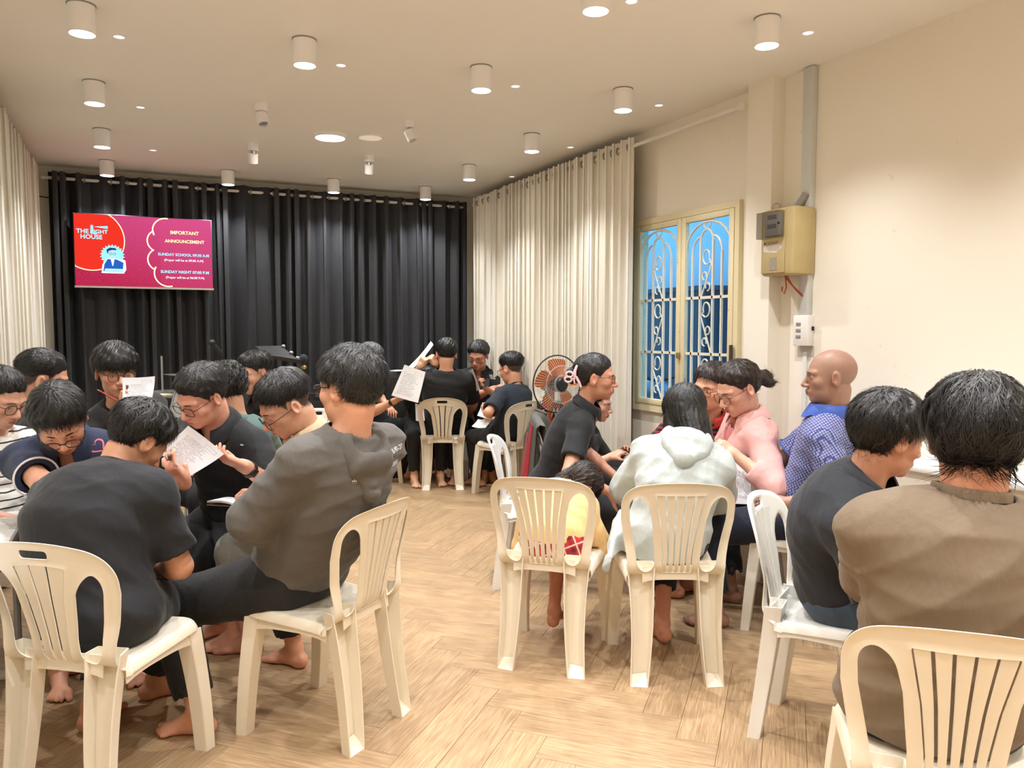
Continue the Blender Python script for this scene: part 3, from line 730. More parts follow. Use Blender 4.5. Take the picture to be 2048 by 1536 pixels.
def head_prims(F, hc, R, s, g):
    fem = g.get('fem', 0); wx = g.get('fat', 1.0)
    L = lambda x, y, z: hc+s*(x*R[0]+y*R[1]+z*R[2])
    E = lambda c, r, k, neg=False: F.add(p_ell(L(*c), R, np.array(r)*s), k*s, neg)
    E((0, -.010, .030), (.0765, .097, .086), .0)
    E((0, .026, -.020), (.0635*wx, .066, .078), .03)
    E((0, .030, -.066), ((.050 if fem else .055)*wx, .056, .045), .022)
    E((0, .072, -.094), (.020 if fem else .024, .016, .017), .02)
    for q in (-1, 1):
        E((q*.044*wx, .056, -.024), (.022, .022, .02), .02)
        F.add(p_cap(L(q*.012, .089, .019), L(q*.049, .070, .019), .0085*s, .008*s), .014*s)
        E((q*.0325, .101, .001), (.0185, .016, .0125), .010, True)
        E((q*.0325, .0765, -.002), (.0155, .0125, .0105), .004)
        E((q*.0125, .0985, -.038), (.0095, .011, .008), .006)
        T = np.array([R[0]*math.cos(.35)+q*0-R[1]*q*math.sin(.35), R[1]*math.cos(.35)+R[0]*q*math.sin(.35), R[2]])
        F.add(p_ell(L(q*.0795, -.010, -.008), T, np.array([.0085, .0205, .032])*s), .006*s)
        F.add(p_ell(L(q*.0885, -.005, -.004), T, np.array([.0075, .0105, .018])*s), .004*s, True)
        F.add(p_cap(L(q*.018, .088, -.0625), L(0, .0985, -.0595), .0040*s, .0058*s), .004*s)
        F.add(p_cap(L(q*.017, .0865, -.068), L(0, .0955, -.0715), .0045*s, .0065*s), .004*s)
    F.add(p_cap(L(0, .088, .012), L(0, .1125, -.033), .0068*s, .0112*s), .011*s)
    E((0, .080, -.064), (.028, .016, .018), .014)
def hand_prims(F, w, f, n, right, grip, s=1.0):
    """w wrist, f finger direction, n direction the palm faces"""
    f = nrm(f); n = nrm(np.array(n)-f*(np.array(n)@f)); t = np.cross(n, f)*(1 if right else -1)      # towards the thumb
    G = {'relax': ((22, 28, 18), .55, .35, .25), 'flat': ((6, 8, 5), .6, .5, .1), 'paper': ((14, 30, 20), .9, .12, .50), 'fist': ((62, 80, 50), .75, -.05, .65), 'pen': ((42, 48, 30), .85, .0, .62), 'hold': ((38, 52, 34), .75, .25, .62), 'point': ((30, 70, 50), .7, .1, .6)}[grip]
    B = np.array([t, f, n]); F.add(p_box(w+f*.046*s, B, np.array([.040, .050, .0145])*s, .0135*s), .012*s)
    F.add(p_ell(w+f*.032*s+t*.022*s+n*.008*s, B, np.array([.019, .030, .015])*s), .010*s)
    for i, (off, ln) in enumerate(((.0305, .070), (.0105, .077), (-.0100, .071), (-.0295, .055))):
        sp = .10*(1.5-i)*(.6 if grip in ('fist', 'pen', 'hold') else 1); p = w+f*.088*s+t*off*s; a = 0; r = .0092*s; d0 = nrm(f+t*sp)
        for j, q in enumerate((.44, .31, .25)):
            cu = G[0][j]*(1+.08*i)
            if grip == 'point' and i == 0: cu *= .3
            a += math.radians(cu); d = d0*math.cos(a)+n*math.sin(a); e = p+d*ln*q*s; r2 = r*.91; F.add(p_cap(p, e, r, r2), .0045*s if j == 0 else .002*s); p, r = e, r2
    d = nrm(f*G[1]+t*G[2]*1.6+n*G[3]); p = w+f*.022*s+t*.030*s+n*.006*s; e = p+d*.046*s; F.add(p_cap(p, e, .0135*s, .0105*s), .012*s)
    d2 = nrm(d*.9+f*.35+n*G[3]*.2-t*.12); F.add(p_cap(e, e+d2*.032*s, .0105*s, .0082*s), .003*s)
def foot_prims(F, an, yaw, side, s=1.0, rise=0.0):
    """an: ankle point; rise>0 lifts the heel (standing on the toes)"""
    f = hdg(yaw); r = hdg(yaw+90); up = np.array([0, 0, 1.0]); inn = -side*r         # towards the other foot
    f_ = nrm(f-up*rise); u_ = nrm(up+f*rise); base = np.array(an)-u_*.080*s
    Pt = lambda x, y, z: base+s*(inn*x+f_*y+u_*z); B = np.array([inn, f_, u_])
    F.add(p_ell(Pt(0, -.030, .032), B, np.array([.032, .038, .033])*s), .015)
    F.add(p_cap(an, Pt(.004, .085, .030), .036*s, .024*s), .02)
    F.add(p_cap(Pt(0, -.02, .034), Pt(.002, .110, .022), .031*s, .022*s), .02)
    F.add(p_ell(Pt(.004, .108, .021), B, np.array([.046, .040, .020])*s), .015)
    for i, (x, y, L_, rr) in enumerate(((.031, .128, .046, .0140), (.010, .137, .034, .0100), (-.007, .132, .031, .0095), (-.022, .124, .027, .0090), (-.036, .112, .024, .0088))):
        d = f_ if rise < .2 else f; a = Pt(x, y-.01, .015); b = a+s*(d*(L_*.75)-up*.001)+inn*s*(.004 if i == 0 else -.003); b[2] = max(b[2], rr*.9); F.add(p_cap(a, b, rr*s, rr*s), .004)

def vcol(me, cols, name='Col'):
    a = me.color_attributes.new(name, 'FLOAT_COLOR', 'POINT'); c = np.ones((len(cols), 4), f32); c[:, :3] = cols; a.data.foreach_set('color', c.ravel())
t = NT('skin'); a_ = t.n('ShaderNodeVertexColor', layer_name='Col').outputs[0]; n_ = t.noise(t.coord(), 55, 3)
mm = t.n('ShaderNodeMix', data_type='RGBA', blend_type='MULTIPLY'); mm.inputs[0].default_value = 1; t.l(a_, mm.inputs[6]); t.l(t.mix(n_, (.88, .86, .85), (1.1, 1.08, 1.07)), mm.inputs[7])
t.set(Base_Color=mm.outputs[2], Roughness=.46, Subsurface_Weight=.08, Subsurface_Radius=(.012, .005, .003), Subsurface_Scale=1.0, Specular_IOR_Level=.45); t.bump(t.noise(t.coord(), 420, 2), .08, .0008)
M_skin = t.m
def hair_mat(name, col, rough=.42):
    t = NT(name); c = t.coord(); n = t.noise(c, 30, 3); t.set(Base_Color=t.mix(n, tuple(q*.6 for q in col), tuple(q*1.5 for q in col)), Roughness=rough, Specular_IOR_Level=.45); t.bump(t.noise(c, 160, 3), .35, .003); return t.m
M_hair = hair_mat('black hair', (.010, .0085, .008)); M_hairg = hair_mat('greying hair', (.075, .075, .075)); M_hairb = hair_mat('dark brown hair', (.022, .012, .008)); M_hairs = hair_mat('black hair flecked with grey', (.022, .021, .021))
M_eyew = plain('eye white', (.62, .58, .55), .2, var=0); M_iris = plain('dark iris', (.012, .008, .006), .12, var=0)
M_fr_b = plain('black spectacle frame', (.012, .011, .011), .3, var=0); M_fr_m = plain('dark metal spectacle frame', (.05, .04, .035), .3, .8, var=0); M_fr_r = plain('red brown spectacle frame', (.10, .025, .018), .3, var=0); M_fr_s = plain('silver spectacle frame', (.45, .43, .40), .25, .9, var=0)
gs = NT('spectacle lens'); gs.N.remove(gs.b); g1_ = gs.n('ShaderNodeBsdfGlossy'); g1_.inputs['Roughness'].default_value = .03; tr_ = gs.n('ShaderNodeBsdfTransparent'); mx_ = gs.n('ShaderNodeMixShader'); mx_.inputs[0].default_value = .09
gs.l(tr_.outputs[0], mx_.inputs[1]); gs.l(g1_.outputs[0], mx_.inputs[2]); gs.l(mx_.outputs[0], gs.out.inputs[0]); M_lensg = gs.m

HL = {  # hairline height over y (head-local), thickness top/side
 'short': ([-.115, -.075, -.045, -.028, -.012, .012, .022, .040, .060, .078, .10], [-.072, -.066, -.050, -.02, .022, .018, -.012, .022, .048, .060, .066]),
 'fade':  ([-.115, -.075, -.045, -.028, -.012, .012, .022, .040, .060, .078, .10], [-.005, .0, .008, .018, .028, .026, .022, .036, .052, .062, .068]),
 'fringe': ([-.115, -.075, -.045, -.028, -.012, .012, .022, .040, .060, .078, .10], [-.066, -.060, -.045, -.02, .02, .016, -.004, .010, .018, .022, .022]),
 'full': ([-.115, -.075, -.045, -.028, -.012, .012, .022, .040, .060, .078, .10], [-.100, -.098, -.080, -.055, .000, .000, -.02, .022, .048, .060, .066]),
 'back': ([-.115, -.075, -.045, -.028, -.012, .012, .022, .040, .060, .078, .10], [-.090, -.085, -.060, -.02, .020, .014, .000, .026, .050, .064, .072]),
}
def hair_build(g, hc, R, s, parent, origin, spec, seed):
    st = spec.get('style', 'short'); ys, zs = HL[st if st in HL else 'back']; tt = spec.get('top', .018); tsd = spec.get('side', .010); h = spec.get('h', .0055)
    L = lambda x, y, z: hc+s*(x*R[0]+y*R[1]+z*R[2])
    ex_ = .16*s; lo = hc-ex_; hi = hc+ex_
    extra = []
    for e in spec.get('extra', ()): extra.append(e)
    for e in extra:
        for p in e[1:3] if e[0] == 'cap' else [e[1]]:
            q = L(*p); r = (max(e[3:5]) if e[0] == 'cap' else max(e[2]))*s+.03; lo = np.minimum(lo, q-r); hi = np.maximum(hi, q+r)
    F = Field(lo, hi, h); X, Y, Z = F.grid(); x, y, z = X-f32(hc[0]), Y-f32(hc[1]), Z-f32(hc[2])
    lx, ly, lz = [((x*f32(R[i, 0])+y*f32(R[i, 1])+z*f32(R[i, 2]))/f32(s)).astype(f32) for i in range(3)]
    zl = np.interp(ly, ys, zs).astype(f32)+f32(spec.get('lift', 0)); zl = zl+f32(.005)*np.sin(np.arctan2(lx, ly)*17+seed)*np.sin(np.arctan2(lx, ly)*31+2*seed); up = np.clip((lz+.005)/.075, 0, 1); up = up*up*(3-2*up)
    bnd = lz-zl; th = (tsd+(tt-tsd)*up)*np.clip(bnd/spec.get('taper', .042)+.08, 0, 1)
    fr = spec.get('front', 0.0)
    if fr: th = th+fr*np.clip((ly-.02)/.06, 0, 1)*np.clip((lz-.05)/.04, 0, 1)
    rg = np.random.RandomState(seed); ang = np.arctan2(lx, ly+.035); wv = spec.get('wave', .0035)
    ns = np.sin(ang*13+3*np.sin(lz*40+seed)+lz*25)*np.sin(lz*55+ang*5+seed*1.3)+.6*np.sin(ang*27+lz*70+2*np.sin(ly*60))
    k0 = np.sqrt((lx/.0775)**2+((ly+.012)/.0985)**2+((lz-.031)/.0875)**2)+1e-6; k1 = np.sqrt((lx/.0775**2)**2+((ly+.012)/.0985**2)**2+((lz-.031)/.0875**2)**2)+1e-6
    d = (k0*(k0-1)/k1-th-wv*ns*np.clip(th/.01, 0, 1))
    d = np.maximum(d, -bnd*.8); F.F = (d*f32(s)).astype(f32)
    for e in extra:
        if e[0] == 'cap': F.add(p_cap(L(*e[1]), L(*e[2]), e[3]*s, e[4]*s), .02*s)
        elif e[0] == 'ell': F.add(p_ell(L(*e[1]), R, np.array(e[2])*s), .012*s)
    if extra: F.disp(lambda X, Y, Z: (f32(wv)*np.sin(ang*22+lz*18+2*np.sin(lz*30))*np.clip(-lz/.03, 0, 1)))
    V, Q = F.mesh()
    ns_ = int(spec.get('strands', 0)*1.05); V3 = V; T3 = None; nq = len(Q)
    me_v = [V]; faces4 = Q; tri = None
    if ns_:
        fc = V[Q].mean(1); e1 = V[Q[:, 2]]-V[Q[:, 0]]; e2 = V[Q[:, 3]]-V[Q[:, 1]]; nn = np.cross(e1, e2); ar = np.linalg.norm(nn, axis=1); nn = nn/(ar[:, None]+1e-12)
        lo_ = (fc-hc)@R.T/s; ear = (np.abs(lo_[:, 0]) > .06) & (lo_[:, 1] > -.045) & (lo_[:, 1] < .035) & (lo_[:, 2] < .034); ok = ((lo_[:, 2] > np.interp(lo_[:, 1], ys, zs)+.008) & ~ear) | (lo_[:, 2] < -.12); pr = ar*ok; pr /= pr.sum(); pick = rg.choice(len(Q), ns_, p=pr)
        p0 = fc[pick]+(rg.rand(ns_, 3)-.5)*h; n0 = nn[pick]; l0 = lo_[pick]; ne = (l0-np.array([0, -.012, .031]))/np.array([.0775, .0985, .0875])**2; ne = (ne/np.linalg.norm(ne, axis=1, keepdims=True))@R; n0 = np.where(l0[:, 2:] > -.05, ne*.85+n0*.15, n0); n0 /= np.linalg.norm(n0, axis=1, keepdims=True); crown = np.array(spec.get('crown', (.012, -.055, .115)))
        fl = l0-crown; fl[:, 2] *= .6; fl = fl/(np.linalg.norm(fl, axis=1, keepdims=True)+1e-9)+np.array(spec.get('comb', (0, .0, -.25)))+rg.randn(ns_, 3)*spec.get('mess', .28)*.62+np.clip(.06-np.linalg.norm(l0-crown, axis=1, keepdims=True), 0, 1)*16*(rg.rand(ns_, 1)-.5)*np.stack([-fl[:, 1], fl[:, 0], fl[:, 2]*0], 1); fw = fl@R
        fw -= n0*(fw*n0).sum(1, keepdims=True); fw /= np.linalg.norm(fw, axis=1, keepdims=True)+1e-9; sd = np.cross(n0, fw)
        bd_ = np.clip((l0[:, 2:]-np.interp(l0[:, 1:2], ys, zs))/.035, .22, 1); bd_[l0[:, 2] < -.12] = 1; ln = s*spec.get('len', .035)*(.5+rg.rand(ns_, 1))*bd_; lf = spec.get('lift_tip', .06)*(.15+rg.rand(ns_, 1)**4*1.4)*.62; wdt = s*.00085*(.7+.9*rg.rand(ns_, 1)); cu = rg.randn(ns_, 1)*.25
        r0 = p0-n0*.002; cv_ = ln*ln/(.17*s); m1 = p0+fw*ln*.5+n0*(ln*lf*.5-cv_*.25+.001)+sd*ln*cu*.3; tp = p0+fw*ln*.97+n0*(ln*lf-cv_*.95)+sd*ln*cu
        A = [r0+sd*wdt, r0-sd*wdt, m1+sd*wdt*.8, m1-sd*wdt*.8, tp+sd*wdt*.15, tp-sd*wdt*.15]; b = len(V); k = np.arange(ns_)
        V = np.concatenate([V]+A); i = lambda q: b+q*ns_+k
        Q = np.concatenate([Q, np.stack([i(0), i(1), i(3), i(2)], 1), np.stack([i(2), i(3), i(5), i(4)], 1)])
    return link('hair', np_mesh('hair', V-origin, Q, spec.get('mat', M_hair)), None, parent)
def face_bits(hc, R, s, root, origin, sp):
    L = lambda x, y, z: hc+s*(x*R[0]+y*R[1]+z*R[2])-origin
    fa = sp.get('face', {}); op = fa.get('eye', .55)          # eye opening
    if fa.get('eyes', True):
        for q in (-1, 1):
            mb = MB(); mb.ell(L(q*.0325, .0782, -.0015-.003*(1-op)), np.array([.0125, .0112, .0068*op+.001])*s, 12, 0, R)
            mb.ell(L(q*.0325+fa.get('gx', 0), .0852, -.002-.003*(1-op)), np.array([.0056, .0048, .0058*op+.001])*s, 10, 1, R)
            mb.tube([L(q*.0325+(i-2)*.0062, .0885-.0011*(i-2)**2, .0035*op-.001-.0007*(i-2)**2) for i in range(5)], [.0004, .0010, .0012, .0010, .0004], 5, 1)
            mb.build('eye', [M_eyew, M_iris], root, 60)
            MB().tube([L(q*(.016+.0075*i), .0975-.0016*i-.0007*i*i, .0205+.0012*i-.0006*i*i) for i in range(5)], np.array([.0024, .0034, .0033, .0026, .0010])*s, 6, 0, flat=.7).build('eyebrow', sp.get('browmat', M_hair), root, 60)
    gk = sp.get('glasses')
    if gk:
        shp, mat, r = gk; mb = MB(); a0, b0 = {'round': (.0235, .0225), 'rect': (.0270, .0175), 'oval': (.0255, .0205), 'big': (.0285, .0235)}[shp]; pw = {'round': 2, 'rect': 4, 'oval': 2.5, 'big': 3}[shp]; gz = -.006+sp.get('gslip', 0); gy = .1035+abs(sp.get('gslip', 0))*.5
        loops = []
        for q in (-1, 1):
            lp = []
            for k in range(22):
                a = 2*PI*k/22; cx, sy = math.cos(a), math.sin(a); x = a0*np.sign(cx)*abs(cx)**(2/pw); z_ = b0*np.sign(sy)*abs(sy)**(2/pw); lp.append(L(q*.0335+x, gy-.0035*((q*.0335+x)/.06)**2-.0, gz+z_))
            mb.tube(lp, r*s, 6, closed=True); loops.append(lp)
            mb.tube([L(q*(.0335+a0-.001), gy-.005, gz+.008), L(q*.070, gy-.016, gz+.010), L(q*.0775, .03, gz+.012), L(q*.0800, -.012, gz+.012), L(q*.080, -.026, gz-.004)], np.array([r, r, r*.9, r*.8, r*.7])*s, 6)
        mb.tube([L(-.0335+a0-.002, gy, gz+.006), L(0, gy+.003, gz+.009), L(.0335-a0+.002, gy, gz+.006)], r*s, 6)
        gl_ = mb.build('glasses', mat, root, 60)
        for lp in loops: MB().add(lp, [tuple(range(22))]).build('lens', M_lensg, gl_, 0)
UP = np.array([0, 0, 1.0])
def tgt(t):           # a target is (u,v,depth) from the photograph or a world point
    return P(*t[1:]) if t[0] == 'px' else np.array(t, float)
def px(u, v, d): return ('px', u, v, d)
PEOPLE = {}
def cut_near(pl, a, b, r):        # a plane cut that only reaches r from the axis a-b
    a = np.array(a, float); u = nrm(np.array(b, float)-a)
    def fn(X, Y, Z):
        x, y, z = X-f32(a[0]), Y-f32(a[1]), Z-f32(a[2]); t = x*f32(u[0])+y*f32(u[1])+z*f32(u[2])
        return np.minimum(pl(X, Y, Z), f32(r)-np.sqrt(np.maximum(x*x+y*y+z*z-t*t, 0)))
    return fn
def on(key, off=.04, side=0.0):       # a sitter's place on a chair
    s_, d_, hd_ = CHP[key]; a = math.radians(hd_); return (s_+math.sin(a)*off+math.cos(a)*side, d_+math.cos(a)*off-math.sin(a)*side)
def collar(parent, origin, NB, up, fwd, rt, mat, rn=.062, h=.034, drop=.030, flare=.052, open_=.35, point=.03, stripe=None, back_drop=0.0):
    def pt(a, b):
        ph = -PI+open_+(2*PI-2*open_)*a; c, s_ = math.cos(ph+PI), math.sin(ph+PI)      # ph+PI = 0 at the front
        fr = max(0, c); r0 = rn+.004; zt = h*(.75-.55*fr)+.024; 
        r1 = rn+flare*(.75+.25*fr); zb = .026-drop*(.8+.6*fr)-point*max(0, fr-.55)*2.0-back_drop*max(0, -c)
        k = b; r = r0+(r1-r0)*(k**.8); z = zt+(zb-zt)*k+.012*math.sin(k*PI)
        return NB-origin+rt*(r*s_*1.04)+fwd*(r*c*1.10+.012)+up*(z)
    mb = MB(); mb.sheet(pt, 34, 6, .004); o = mb.build('collar', mat, parent, 60)
    if stripe: MB().tube([pt(a, .93)+0*UP for a in np.linspace(.01, .99, 40)], .0028, 5).build('collar_stripe', stripe, o)
    return o
def person(key, label, seat, face, head, hy, hp=10, hr=0, sh=None, roll=0, S=1.0, hs=1.0, build=1.0, belly=0.0, slouch=.05, wid=1.0, la=None, ra=None, lf=None, rf=None,
           shirt=None, pants=None, hair=None, sp=None, skin=(196, 138, 104), fem=0, fat=1.0, h=.0085, hh=.0045, hf=.006, seat_z=None, seed=1, legs=True, group='people seated in the hall', neck=.054, child=False, shift=0.0):
    sp = sp or {}; seat_z = SEAT_Z if seat_z is None else seat_z
    sh = face if sh is None else sh; R = Rmat(hy, hp, hr); hc = tgt(head); s = hs
    base = W(*seat); origin = np.array([base[0], base[1], 0.0])
    PV = np.array([base[0], base[1], seat_z+.095*S]); pf = hdg(face); pr = hdg(face+90)
    N1 = hc+s*(R[1]*-.022+R[2]*-.070); NB = N1+.092*S*nrm(-.5*R[2]+nrm(PV-N1)*.75)
    sr = nrm(hdg(sh+90)*math.cos(math.radians(roll))-UP*math.sin(math.radians(roll)))
    spd = nrm(NB-PV); MID = PV+(NB-PV)*.5-nrm(np.cross(spd, sr)*-1)*0; bk = -nrm(np.cross(UP, hdg(sh+90)))
    fw0 = nrm(np.cross(spd, sr)); MID = PV+(NB-PV)*.5-fw0*slouch
    cu = nrm(NB-MID); sr = nrm(sr-cu*(sr@cu)); cf = nrm(np.cross(cu, sr)); CB = np.array([sr, cf, cu])
    lu = nrm(MID-PV); lr = nrm(pr*.5+sr*.5); lr = nrm(lr-lu*(lr@lu)); LB = np.array([lr, np.cross(lu, lr), lu]); PB = np.array([pr, pf, UP])
    TL = np.linalg.norm(NB-PV); b = build*S
    SC = NB-cu*.082*S; SH = {1: SC+sr*.160*b*wid+cf*.008, -1: SC-sr*.160*b*wid+cf*.008}
    EL, WR, HF, HN, GR = {}, {}, {}, {}, {}
    for q, a in ((1, ra), (-1, la)):
        a = a or {}
        if 't' in a: T = tgt(a['t'])
        else: T = PV+pf*.30*S+pr*q*.12*S+UP*.085*S
        if 'sh' in a: SH[q] = SH[q]+np.array(a['sh'])@np.array([sr, cf, cu])
        hint = a.get('el', (.5*q, -.5, -.7)); hv = sr*hint[0]+cf*hint[1]+UP*hint[2]
        EL[q] = ik(SH[q], T, .285*S, .255*S, hv); WR[q] = T
        fd = nrm(T-EL[q]); HF[q] = nrm(tgt(a['to'])-T) if 'to' in a else (nrm(fd*(1-a.get('bend', 0))+np.array(a['hd'])@np.array([sr, cf, UP])) if 'hd' in a else fd)
        n = a.get('n', (-.4*q, .0, -.9)); HN[q] = sr*n[0]+cf*n[1]+UP*n[2]; GR[q] = a.get('grip', 'relax')
    HP = {1: PV+pr*.092*b-UP*.01, -1: PV-pr*.092*b-UP*.01}; KN, AN, FY, RI = {}, {}, {}, {}
    for q, a in ((1, rf), (-1, lf)):
        a = a or {}
        an = tgt(a['t']) if 't' in a else HP[q]*np.array([1, 1, 0])+pf*(.40+a.get('f', 0))*S+pr*q*.04*S+UP*.080*S
        if 't' in a and a.get('floor', True): an = np.array([an[0], an[1], .080*S+a.get('rise', 0)*.10])
        KN[q] = ik(HP[q], an, .43*S, .41*S, pf*.7+UP*.9+pr*q*a.get('out', .1)); AN[q] = an; FY[q] = a.get('yaw', face); RI[q] = a.get('rise', 0)
    # ------------------------------------------------ body
    pts = [hc+R[2]*.13*s, hc-R[2]*.13*s, hc+R[1]*.13*s, hc-R[1]*.11*s, PV+pr*.18, PV-pr*.18, PV-UP*.10]+list(SH.values())+list(EL.values())
    pts += [WR[q]+HF[q]*.19*S for q in (1, -1)]+[WR[q] for q in (1, -1)]
    pts = np.array(pts); lo = pts.min(0)-.085; hi = pts.max(0)+.085
    if legs:
        lp = np.array([KN[1], KN[-1]]+[AN[q]+hdg(FY[q])*.2 for q in (1, -1)]+[AN[q]-hdg(FY[q])*.1 for q in (1, -1)]); lo = np.minimum(lo, lp.min(0)-.08); hi = np.maximum(hi, lp.max(0)+.08); lo[2] = -.012
    fine = [(hc-.128*s, hc+.128*s, hh)]
    for q, a in ((1, ra), (-1, la)):
        if a and a.get('fine'): fine.append((np.minimum(WR[q], WR[q]+HF[q]*.17*S)-.06, np.maximum(WR[q], WR[q]+HF[q]*.17*S)+.06, hf))
    if sp.get('feetfine'):
        for q in (1, -1): fine.append((np.array([AN[q][0]-.14, AN[q][1]-.14, -.02]), np.array([AN[q][0]+.2, AN[q][1]+.2, .06]), .006))
    F = Field(lo, hi, h, fine); sk = .86
    def torso(F, e, k=.05, bl=belly):
        F.add(p_ell(PV+UP*.01, PB, np.array([.168*b, .120*b, .110*S])*sk_+e), 0)
        F.add(p_ell(PV+(MID-PV)*.62+LB[1]*(.015+bl*.5), LB, np.array([(.142+bl*.4)*b, (.112+bl)*b, TL*.32])*sk_+e), k)
        F.add(p_ell(MID+(NB-MID)*.22, CB, np.array([.158*b, .118*b, TL*.30])*sk_+e), k)
        F.add(p_ell(MID+(NB-MID)*.62, CB, np.array([.158*b*wid, .102*b, TL*.20])*sk_+e), k)
        if fem:
            for q in (1, -1): F.add(p_ell(MID+(NB-MID)*.42+cf*.085*b+sr*q*.072, CB, np.array([.062, .05, .06])*fem*sk_+e), .04)
        for q in (1, -1): F.add(p_cap(NB-cu*.030*S+sr*q*.025, SH[q]-cu*.002, .046*b*sk_+e, .050*b*sk_+e), .045)
    sk_ = sk; torso(F, 0)
    F.add(p_cap(NB-cu*.04, N1+R[2]*.01, neck*1.06*S, neck*s), .035)
    head_prims(F, hc, R, s, dict(fem=fem, fat=fat))
    ar = build**.5*S
    for q in (1, -1):
        F.add(p_cap(SH[q], EL[q], .050*ar, .040*ar), .02); F.add(p_cap(EL[q], WR[q], .041*ar, .0265*ar), .012)
        F.add(p_ell(EL[q]+(WR[q]-EL[q])*.28, np.array(rot_to(WR[q]-EL[q])), np.array([.041, .041, .085])*ar), .02)
        F.add(p_cap(WR[q], WR[q]+HF[q]*.02*S, .0265*ar, .026*ar), .01); hand_prims(F, WR[q], HF[q], HN[q], q == 1, GR[q], S*(.94 if fem else 1.0))
    if legs:
        for q in (1, -1):
            F.add(p_cap(HP[q], KN[q], .074*b, .054*b), .03); F.add(p_cap(KN[q], AN[q], .050*b, .034*S), .02)
            F.add(p_ell(KN[q]+(AN[q]-KN[q])*.30-nrm(np.cross(AN[q]-KN[q], np.cross(pf, UP)))*0-hdg(FY[q])*.012, np.array(rot_to(AN[q]-KN[q])), np.array([.05, .05, .12])*S), .02)
            foot_prims(F, AN[q], FY[q], q, S, RI[q])
        F.cut(plane((0, 0, .0), (0, 0, -1)))
    V, Q = F.mesh(); keep = np.linalg.norm(V-hc, axis=1) < .175*s
    for q, a in ((1, ra), (-1, la)):
        ax_ = WR[q]-EL[q]; t_ = np.clip((V-EL[q])@ax_/(ax_@ax_), -.25, 1.9)[:, None]; keep |= np.linalg.norm(V-EL[q]-t_*ax_, axis=1) < .085
        keep |= np.linalg.norm(V-AN[q], axis=1) < .23*S
    V, Q = thin(V, Q, keep, .022)
    me = np_mesh('person', V-origin, Q, M_skin)
    lc = (V-hc)@R.T/s; sc = np.array(rgb(*skin)); sc = sc*.92+np.array([.105, .10, .095])*(.6+sc.mean()); col = np.repeat(sc[None], len(V), 0); x, y, z = lc.T
    near = (np.abs(lc).max(1) < .14)
    def blend(m, c, k=1.0):
        w_ = (np.clip(m, 0, 1)*near*k)[:, None]; col[:] = col*(1-w_)+np.array(c)*w_
    blend(1-((np.abs(x)-.042)**2/.0005+(y-.07)**2/.0012+(z+.026)**2/.0005), sc*np.array([1.04, .80, .76]), .5)
    blend(1-((x/.013)**2+((z+.036)/.013)**2)+(y < .095)*-9, sc*np.array([1.03, .82, .78]), .5)
    lipc = sp.get('lip', sc*np.array([.80, .50, .48]))
    ml = 1.6-1.6*((x/.0225)**2+((z+.0655)/.0105)**2)-9*(y < .075); blend(ml, lipc, .8)
    blend(1.4-((x/.021)**2+((z+.0655)/.0022)**2)-9*(y < .08), sc*.16, .8)
    sh_ = sp.get('stubble', .0)
    if sh_: blend((1-((z+.075)/.04)**2)*(y > .0)*1.0, sc*.6, sh_)
    st = (hair or {}).get('style')
    if st and st != 'bald':
        ys, zs = HL['short']; m = np.clip((z-np.interp(y, ys, zs)-.006)/.014, 0, 1)*(np.abs(x)+np.maximum(-y, 0)*.5 < .2); ear = ((np.abs(x) > .076) & (np.abs(y+.01) < .03)); blend(m*(~ear), np.array(rgb(34, 28, 25)) if st != 'fade' else np.array(rgb(52, 42, 36)), .93)
    elif st == 'bald': blend(np.clip((z-np.interp(y, *HL['short']))/.02, 0, 1), sc*.80+np.array([.015]*3), .55)
    blend(np.clip(((np.abs(x)-.082)/.006), 0, 1)*(np.abs(y) < .03), sc*np.array([1.05, .72, .66]), .4)
    for q in (1, -1):
        dft = np.linalg.norm(V-AN[q], axis=1); w_ = np.clip((.26-dft)/.10, 0, 1)[:, None]*.5; col[:] = col*(1-w_)+sc*np.array([.96, .84, .81])*w_
        dh = np.linalg.norm(V-(WR[q]+HF[q]*.13), axis=1); w_ = np.clip((.10-dh)/.06, 0, 1)[:, None]*.35; col[:] = col*(1-w_)+sc*np.array([1.0, .88, .85])*w_
    vcol(me, col)
    root = link('person', me); root.location = origin; tag(root, label, 'person', group)
    face_bits(hc, R, s, root, origin, sp)
    if hair and hair.get('style') not in (None, 'bald'):
        hair_build(key, hc, R, s, root, origin, hair, seed)
    # ------------------------------------------------ clothes
    info = dict(root=root, origin=origin, NB=NB, CB=CB, cu=cu, cf=cf, sr=sr, PV=PV, MID=MID, SH=SH, EL=EL, WR=WR, HF=HF, HN=HN, KN=KN, AN=AN, hc=hc, R=R, pf=pf, pr=pr, S=S)
    sk_ = 1.0
